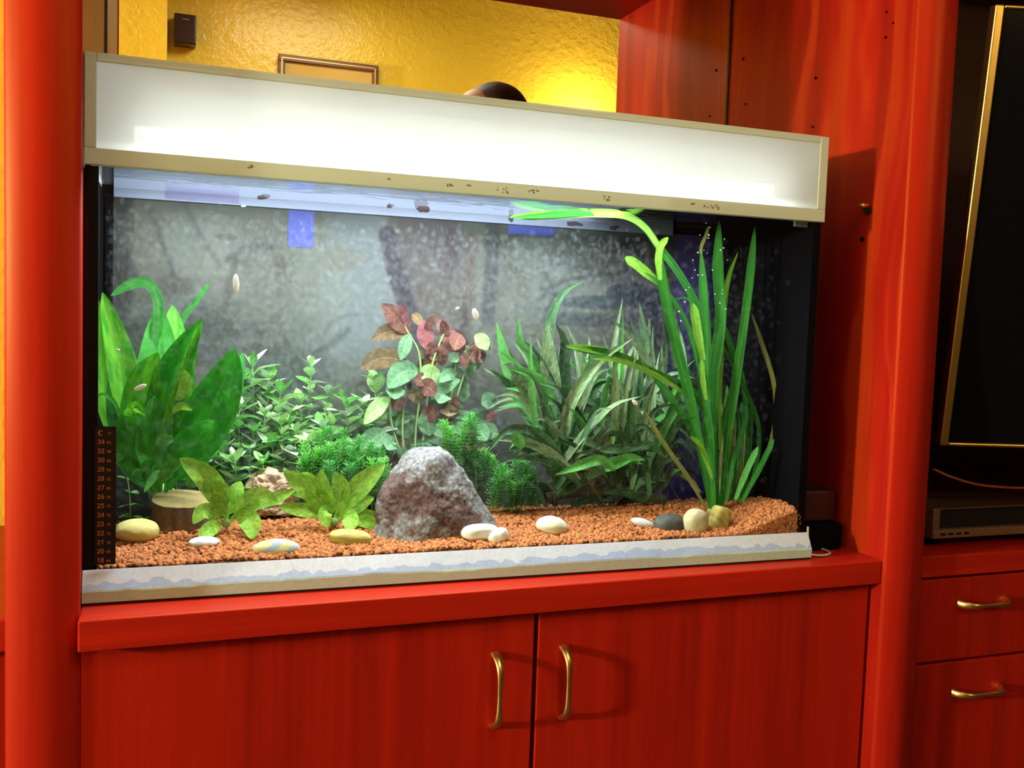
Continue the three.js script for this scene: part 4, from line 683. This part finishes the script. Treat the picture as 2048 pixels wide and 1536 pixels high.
pebble('pebble', 'long white pebble touching the foot of the lava rock', 960, 1064, -0.035, 78, 32, 36, spot([0.66, 0.68, 0.62], [0.84, 0.84, 0.78], 3), { tilt: -0.02, power: 2.6 });
pebble('pebble', 'short white pebble leaning on the long white one', 996, 1072, -0.026, 44, 30, 26, spot([0.70, 0.68, 0.58], [0.84, 0.84, 0.80], 3), { tilt: 0.35, power: 2.4 });
pebble('pebble', 'round cream and grey pebble half buried alone in the gravel', 1104, 1053, -0.048, 68, 42, 48, spot([0.62, 0.56, 0.34], [0.56, 0.58, 0.56], 2), { tilt: -0.18 });
pebble('pebble', 'small pale grey flat pebble beside the black pebble', 1286, 1047, -0.055, 54, 19, 30, spot([0.50, 0.54, 0.56], [0.68, 0.70, 0.70], 4), { tilt: -0.30 });
pebble('pebble', 'dark charcoal pebble between the pale grey and the round beige pebble', 1338, 1049, -0.042, 68, 44, 44, spot([0.045, 0.050, 0.045], [0.075, 0.08, 0.07], 3), { power: 2.2 });
pebble('pebble', 'upright round beige pebble at the foot of the tape grass', 1391, 1045, -0.030, 55, 56, 36, spot([0.44, 0.40, 0.27], [0.56, 0.50, 0.26], 3, 0.55), { power: 2.3 });
pebble('pebble', 'tilted blocky mustard pebble beside the round beige one', 1438, 1038, -0.040, 37, 52, 34, (u) => { const k = 0.5 + 0.5 * Math.sin(u.y * 14 + u.x * 5 + 2 * noise(u.x * 5, u.y * 5, u.z * 5)); return [mix(0.30, 0.42, k), mix(0.26, 0.34, k), mix(0.05, 0.09, k)]; }, { tilt: -0.30, power: 4 });

// ------------------------------------------------------------------ bubbles, flakes, floating matter
{
  const bg = new THREE.SphereGeometry(1, 10, 8), bm = phy({ color: lin(0.9, 0.92, 0.95), roughness: 0.15, clearcoat: 1 }), spots = [[1436, 468], [1447, 496], [1417, 476], [1432, 512], [1408, 500], [1447, 548], [1440, 545], [1445, 580], [1438, 585], [1444, 587], [1430, 588], [1440, 606], [1452, 618], [1396, 505], [1390, 540], [1384, 556], [1405, 550], [1378, 575], [1372, 580], [1358, 623], [1362, 642], [1396, 550], [1418, 470], [1425, 540], [1449, 478], [1412, 446], [1408, 440], [1420, 455], [1400, 470], [1386, 520], [1414, 506], [1441, 500], [1370, 604], [1455, 520]];
  for (const [x, y] of spots) { const p = at(x, y, rr(-0.12, -0.04)), m = obj('air_bubble', bg, bm); m.position.copy(p); m.scale.setScalar(rr(0.0006, 0.0013)); tag(m, 'tiny bright air bubble rising beside the tape grass', 'bubble', 'air bubbles beside the tape grass'); }
  const fm = std({ color: lin(0.85, 0.88, 0.84), roughness: 0.5 });
  const flake = (px, py, z, w, h, rot, label, m = fm) => { const p = at(px, py, z), k = mpp(p), g = new THREE.SphereGeometry(1, 14, 8).scale(w * k / 2, h * k / 2, 0.0005).rotateZ(rot); const o = obj('floating_flake', g, m); o.position.copy(p); tag(o, label, 'flake'); };
  flake(472, 567, -0.06, 12, 38, 0.05, 'pale upright flake drifting above the light green thicket'); flake(951, 628, -0.06, 12, 24, 0.35, 'white bent flake drifting above the dark fern'); flake(915, 617, -0.06, 9, 6, 0.5, 'tiny white flake next to the bent flake'); flake(280, 775, -0.05, 26, 10, 0.45, 'pale flake caught on the sword plant leaves'); flake(1270, 805, -0.06, 16, 8, -0.6, 'small pale flake on the dark fern'); flake(487, 412, -0.15, 9, 4, 0.1, 'pink speck drifting just under the water'); flake(236, 700, -0.03, 8, 4, -0.3, 'white speck drifting before the sword plant');
}

{ // fine matter afloat in the water: what makes it milky
  const N = HAZE, im = new THREE.InstancedMesh(new THREE.CircleGeometry(1, 7), phy({ color: lin(0.80, 0.86, 0.92), roughness: 1, specularIntensity: 0, transmission: 0.5, thickness: 0, transparent: true, opacity: 0.010, side: THREE.DoubleSide }), N), m = new THREE.Matrix4(), q = new THREE.Quaternion(), e = new THREE.Euler();
  for (let i = 0; i < N; i++) { const s = rr(0.0028, 0.0052); m.compose(V(rr(0.02, 0.965), 0.09 + 0.38 * (1 - Math.pow(rnd(), 0.7)) + rr(-0.01, 0.01), mix(-0.02, TB + 0.025, Math.sqrt(rnd()))), q.setFromEuler(e.set(rr(-0.9, 0.9), rr(0, 6.3), rr(-0.9, 0.9))), V(s, s, s)); im.setMatrixAt(i, m); }
  im.name = 'suspended_matter'; scene.add(im); tag(im, 'fine whitish matter that clouds the aquarium water', 'cloudiness', null, 'stuff');
}

// ------------------------------------------------------------------ things on and around the tank
{ // strip thermometer stuck on the front glass
  const a = at(190, 853, 0.001), b = at(231, 1128, 0.001), w = b.x - a.x, h = a.y - b.y, cv = document.createElement('canvas'); cv.width = 164; cv.height = 1104;
  const c = cv.getContext('2d'); c.fillStyle = '#050403'; c.fillRect(0, 0, 164, 1104);
  c.textBaseline = 'middle'; c.fillStyle = '#c88a3c'; c.font = 'bold 58px serif'; c.fillText('C', 22, 52); c.font = '30px serif'; c.fillText('°F', 96, 58);
  c.fillStyle = '#b06a34';
  [['34', '93'], ['32', '90'], ['30', '86'], ['29', '84'], ['28', '82'], ['27', '80'], ['26', '78'], ['25', '77'], ['24', '75'], ['23', '73'], ['22', '72'], ['21', '70'], ['20', '68'], ['18', '64']].forEach(([x, y], i) => { c.font = 'bold 52px sans-serif'; c.fillText(x, 18, 122 + i * 72.8); c.font = 'bold 30px sans-serif'; c.fillText(y, 92, 128 + i * 72.8); });
  const tx = new THREE.CanvasTexture(cv); tx.colorSpace = THREE.SRGBColorSpace;
  const t = thing('strip_thermometer', 'black strip thermometer with orange numbers stuck on the front glass', 'thermometer', V((a.x + b.x) / 2, (a.y + b.y) / 2, 0.0008));
  obj('backing', box(a.x, b.y, 0.0003, b.x, a.y, 0.0010, 0), black, t);
  obj('printed_scale', new THREE.PlaneGeometry(w, h).translate((a.x + b.x) / 2, (a.y + b.y) / 2, 0.0011), std({ map: tx, roughness: 0.5 }), t);
}
{
  const cord = [[1616, 1058], [1619, 1080], [1618, 1104], [1640, 1112], [1660, 1108], [1650, 1101], [1628, 1102], [1612, 1106]], zs = [-0.004, -0.004, 0.0, 0.006, -0.004, -0.02, -0.02, -0.012];
  const pts = [V(1.0065, 0.045, -0.008), V(1.007, 0.02, -0.006), V(1.010, 0.0045, -0.003), V(1.028, 0.0025, 0.004), V(1.050, 0.0025, -0.008), V(1.052, 0.0025, -0.032), V(1.030, 0.0025, -0.044), V(1.010, 0.0025, -0.035)];
  tag(obj('cord', new THREE.TubeGeometry(new THREE.CatmullRomCurve3(pts), 60, 0.0018, 8), std({ color: lin(0.55, 0.50, 0.42), roughness: 0.5 })), 'white cord looped on the ledge at the tank corner', 'cord');
  const a = thing('power_adapter', 'black power adapter block in the gap beside the tank', 'adapter', V(1.06, 0.05, -0.10));
  obj('case', box(1.012, 0.042, -0.16, 1.085, 0.092, -0.045, 0.004), satinBlack, a); obj('socket_strip', box(1.006, 0.0005, -0.30, 1.09, 0.0415, -0.03, 0.004), black, a); obj('plug', box(1.02, 0.0925, -0.14, 1.06, 0.135, -0.09, 0.006), black, a);
}

// ------------------------------------------------------------------ what the mirror shows: picture, wall box, person, wall lamp
{
  const z = ZF - 0.02, A = mirrored(557, 105, z), B = mirrored(757, 134, z), w = B.x - A.x, h = 0.36, y1 = (A.y + B.y) / 2, x0 = A.x, x1 = B.x, f = 0.028;
  const fr = thing('picture_frame', 'brown and gold framed picture on the yellow wall, seen in the mirror', 'picture', V((x0 + x1) / 2, y1 - h / 2, ZF - 0.01));
  const wm = std({ color: lin(0.16, 0.05, 0.02), roughness: 0.4 }), gm = std({ color: lin(0.75, 0.5, 0.16), roughness: 0.4, metalness: 0.7 });
  for (const [a0, b0, a1, b1] of [[x0, y1 - f, x1, y1], [x0, y1 - h, x1, y1 - h + f], [x0, y1 - h + f, x0 + f, y1 - f], [x1 - f, y1 - h + f, x1, y1 - f]]) {
    obj('frame_bar', box(a0, b0, ZF - 0.026, a1, b1, ZF - 0.001, 0.004), wm, fr);
  }
  obj('gilt_edge', merge([box(x0 + 0.012, y1 - 0.017, ZF - 0.0275, x1 - 0.012, y1 - 0.012, ZF - 0.02, 0.001), box(x0 + 0.012, y1 - h, ZF - 0.0275, x0 + 0.017, y1 - 0.012, ZF - 0.02, 0.001), box(x1 - 0.017, y1 - h, ZF - 0.0275, x1 - 0.012, y1 - 0.012, ZF - 0.02, 0.001)]), gm, fr);
  obj('canvas', box(x0 + f, y1 - h + f, ZF - 0.012, x1 - f, y1 - f, ZF - 0.002, 0), std({ color: lin(0.62, 0.40, 0.10), roughness: 0.7 }), fr);
  obj('painted_disc', new THREE.CylinderGeometry(0.09, 0.09, 0.001, 40).rotateX(Math.PI / 2).translate((x0 + x1) / 2, y1 - h * 0.56, ZF - 0.0125), std({ color: lin(0.30, 0.16, 0.05), roughness: 0.7 }), fr);
  const C = mirrored(348, 28, ZF - 0.05), D = mirrored(392, 93, ZF - 0.05);
  const s = thing('wall_speaker', 'small dark box speaker hung on the yellow wall, seen in the mirror', 'speaker', V((C.x + D.x) / 2, (C.y + D.y) / 2, ZF - 0.03));
  obj('case', box(C.x, D.y, ZF - 0.075, D.x, C.y, ZF - 0.001, 0.006), phy({ color: lin(0.035, 0.012, 0.008), roughness: 0.3 }), s);
  obj('badge', box((C.x + D.x) / 2 - 0.012, C.y - 0.024, ZF - 0.0775, (C.x + D.x) / 2 + 0.012, C.y - 0.020, ZF - 0.0745, 0.0008), steel, s);
  const P = mirrored(1178, 262, ZF - 0.10), l = thing('wall_lamp', 'small wall lamp whose glare brightens the wallpaper in the mirror', 'lamp', P);
  obj('wall_plate', new THREE.CylinderGeometry(0.05, 0.05, 0.012, 24).rotateX(Math.PI / 2).translate(P.x, P.y - 0.10, ZF - 0.007), brass, l);
  obj('arm', tube([V(P.x, P.y - 0.10, ZF - 0.012), V(P.x, P.y - 0.12, ZF - 0.06), V(P.x, P.y - 0.05, ZF - 0.10)], 0.006, 16, 8), brass, l);
  obj('bulb', new THREE.SphereGeometry(0.04, 20, 14).translate(P.x, P.y, P.z), std({ color: lin(1, 0.9, 0.7), emissive: lin(1, 0.78, 0.4), emissiveIntensity: 4 }), l);
  const pl = new THREE.PointLight(lin(1, 0.86, 0.55), LAMP_WALL.power); pl.position.copy(P); pl.shadow.radius = LAMP_WALL.radius / 0.02; pl.castShadow = true; pl.name = 'wall_lamp_light'; scene.add(pl);
}
{ // the lamp along the cabinet, outside the frame, and an unseen ceiling lamp added as fill
  const p = LAMP_SIDE.at, l = thing('floor_lamp', 'tall floor lamp with bare globe standing along the wall unit', 'lamp', V(p.x, FLOOR, p.z));
  obj('base', new THREE.CylinderGeometry(0.14, 0.15, 0.025, 32).translate(p.x, FLOOR + 0.0125, p.z), brass, l);
  obj('pole', new THREE.CylinderGeometry(0.010, 0.010, p.y - FLOOR - 0.095, 12).translate(p.x, (p.y - 0.07 + FLOOR + 0.025) / 2, p.z), brass, l);
  obj('bulb', new THREE.SphereGeometry(0.075, 24, 16).translate(p.x, p.y, p.z), std({ color: lin(1, 0.9, 0.7), emissive: WARM, emissiveIntensity: 6 }), l);
  const a = new THREE.PointLight(WARM, LAMP_SIDE.power); a.position.copy(p); a.shadow.radius = LAMP_SIDE.radius / 0.02; a.castShadow = true; a.name = 'floor_lamp_light'; scene.add(a);
  const q = LAMP_FILL, c = thing('added_fill_lamp', 'unseen square ceiling lamp added as fill light', 'lamp', V(q.at.x, CEIL, q.at.z));
  obj('housing', box(q.at.x - q.size / 2, q.at.y + 0.006, q.at.z - q.size / 2, q.at.x + q.size / 2, CEIL, q.at.z + q.size / 2, 0.004), plaster, c);
  obj('diffuser', box(q.at.x - q.size / 2, q.at.y, q.at.z - q.size / 2, q.at.x + q.size / 2, q.at.y + 0.006, q.at.z + q.size / 2, 0.002), std({ color: lin(0.9, 0.85, 0.7), emissive: WARM, emissiveIntensity: 2 }), c);
  const r = new THREE.RectAreaLight(WARM, q.power, q.size, q.size); r.position.set(q.at.x, q.at.y - 0.002, q.at.z); r.rotation.x = -Math.PI / 2; r.name = 'added_fill_light'; scene.add(r);
}
{ // the person whose head shows in the mirror: stands beside the photographer and looks along the tank
  const top = mirrored(975, 164, 0.82), X = top.x, Z = 0.82, T = top.y, S = (T - FLOOR) / 1.80, fy = (m) => FLOOR + m * S;
  const J = (x, y, z) => V(X + x * S, fy(y), Z + z * S);
  // facing -x; bones: [from, to, radius, radius]
  const body = [[J(0, 1.00, 0), J(0, 1.38, 0), 0.13, 0.15], [J(0, 1.38, -0.13), J(0, 1.38, 0.13), 0.075, 0.075], [J(0, 1.00, -0.07), J(0, 1.00, 0.07), 0.12, 0.12], [J(0, 1.40, 0), J(-0.02, 1.56, 0), 0.058, 0.055]];
  for (const s of [-1, 1]) body.push([J(0, 0.95, 0.09 * s), J(-0.01, 0.50, 0.10 * s), 0.085, 0.058], [J(-0.01, 0.50, 0.10 * s), J(0.02, 0.09, 0.11 * s), 0.058, 0.042], [J(0.03, 0.04, 0.11 * s), J(-0.16, 0.03, 0.12 * s), 0.042, 0.034], [J(0, 1.40, 0.18 * s), J(0.02, 1.10, 0.23 * s), 0.05, 0.042], [J(0.02, 1.10, 0.23 * s), J(-0.06, 0.86, 0.23 * s), 0.042, 0.03]);
  const head = [[J(0.012, 1.695, 0), J(-0.018, 1.690, 0), 0.092, 0.088], [J(-0.035, 1.64, 0), J(-0.045, 1.605, 0), 0.066, 0.048], [J(-0.104, 1.655, 0), J(-0.122, 1.632, 0), 0.012, 0.016], [J(0, 1.655, -0.088), J(0.008, 1.635, -0.090), 0.014, 0.01], [J(0, 1.655, 0.088), J(0.008, 1.635, 0.090), 0.014, 0.01], [J(-0.095, 1.598, -0.02), J(-0.095, 1.598, 0.02), 0.013, 0.013]];
  const hand = (s) => { const w = J(-0.06, 0.86, 0.23 * s), l = [[w, J(-0.085, 0.79, 0.225 * s), 0.026, 0.03]]; for (let i = 0; i < 4; i++) { const zz = (0.225 + 0.020 * (i - 1.5)) * s, ln = [0.072, 0.082, 0.076, 0.06][i]; l.push([J(-0.088, 0.78, zz), J(-0.108, 0.78 - ln * 0.6, zz), 0.0095, 0.009], [J(-0.108, 0.78 - ln * 0.6, zz), J(-0.098, 0.78 - ln, zz), 0.009, 0.008]); } l.push([J(-0.075, 0.83, 0.2 * s), J(-0.115, 0.79, 0.185 * s), 0.013, 0.0105], [J(-0.115, 0.79, 0.185 * s), J(-0.13, 0.755, 0.19 * s), 0.0105, 0.009]); return l; };
  function field(bones, lo, hi, res, k, grow = 0) {
    const mc = new MarchingCubes(res, new THREE.MeshBasicMaterial(), false, false, 300000); mc.isolation = 0; const c = lo.clone().add(hi).multiplyScalar(0.5), h = hi.clone().sub(lo).multiplyScalar(0.5), p = V(0, 0, 0), ab = V(0, 0, 0), ap = V(0, 0, 0);
    for (let z = 0; z < res; z++) for (let y = 0; y < res; y++) for (let x = 0; x < res; x++) {
      p.set(c.x + h.x * (x - res / 2) / (res / 2), c.y + h.y * (y - res / 2) / (res / 2), c.z + h.z * (z - res / 2) / (res / 2)); let s = 0;
      for (const [a, b, r0, r1] of bones) { ab.subVectors(b, a); ap.subVectors(p, a); const t = clamp(ap.dot(ab) / ab.lengthSq()), d = ap.addScaledVector(ab, -t).length() - mix(r0, r1, t) * S - grow; s += Math.exp(-d / k); }
      mc.field[x + y * res + z * res * res] = s > 0 ? k * Math.log(s) : -1;
    }
    mc.update(); const n = mc.count, pos = Float32Array.from(mc.positionArray.subarray(0, n * 3));
    for (let i = 0; i < n; i++) { pos[3 * i] = c.x + h.x * pos[3 * i]; pos[3 * i + 1] = c.y + h.y * pos[3 * i + 1]; pos[3 * i + 2] = c.z + h.z * pos[3 * i + 2]; }
    let g = new THREE.BufferGeometry().setAttribute('position', new THREE.BufferAttribute(pos, 3)); g = mergeVertices(g, 1e-5); g.computeVertexNormals(); return g;
  }
  const t = thing('person', 'person with short dark hair, only the crown of the head showing in the mirror', 'person', V(X, FLOOR, Z));
  const skin = std({ color: lin(0.52, 0.27, 0.17), roughness: 0.55 }), parts = [field([...body, ...head], J(-0.42, -0.02, -0.42), J(0.42, 1.84, 0.42), 104, 0.012)];
  for (const s of [-1, 1]) parts.push(field(hand(s), J(-0.17, 0.66, 0.23 * s - 0.08), J(0.0, 0.90, 0.23 * s + 0.08), 56, 0.0035));
  obj('body', merge(parts), skin, t);
  obj('shirt', field([...body.slice(0, 3), ...body.filter((b, i) => i >= 4 && (i - 4) % 5 === 3)], J(-0.42, 0.90, -0.42), J(0.42, 1.52, 0.42), 64, 0.014, 0.012), std({ color: lin(0.10, 0.10, 0.13), roughness: 0.9 }), t);
  obj('trousers', field([body[2], ...body.filter((b, i) => i >= 4 && (i - 4) % 5 < 2)], J(-0.42, 0.04, -0.42), J(0.42, 1.12, 0.42), 72, 0.012, 0.012), std({ color: lin(0.03, 0.035, 0.06), roughness: 0.9 }), t);
  for (const s of [-1, 1]) { const e = J(-0.098, 1.672, 0.034 * s); obj('eye', new THREE.SphereGeometry(0.0115, 14, 10).translate(e.x, e.y, e.z), std({ color: lin(0.75, 0.73, 0.7), roughness: 0.2 }), t); obj('iris', new THREE.SphereGeometry(0.006, 12, 8).translate(e.x - 0.0068, e.y, e.z), std({ color: lin(0.05, 0.03, 0.02), roughness: 0.2 }), t); }
  // hair: a cap over the crown and the back of the head
  const hg = new THREE.SphereGeometry(1, 48, 32), hp = hg.attributes.position;
  for (let i = 0; i < hp.count; i++) { const u = V(hp.getX(i), hp.getY(i), hp.getZ(i)), k = 1 + 0.03 * (fbm(u.x * 7, u.y * 7, u.z * 7, 3) - 0.5); hp.setXYZ(i, u.x * 0.108 * S * k, u.y * 0.098 * S * k, u.z * 0.098 * S * k); }
  hg.computeVertexNormals(); const hc = J(0.032, 1.704, 0); hg.translate(hc.x, hc.y, hc.z);
  obj('hair', hg, std({ color: lin(0.05, 0.02, 0.014), roughness: 0.6 }), t);
}

scene.traverse((o) => { if (o.isMesh) { o.castShadow = true; o.receiveShadow = true; } if (o.isPointLight) o.castShadow = true; });
renderer.render(scene, camera);
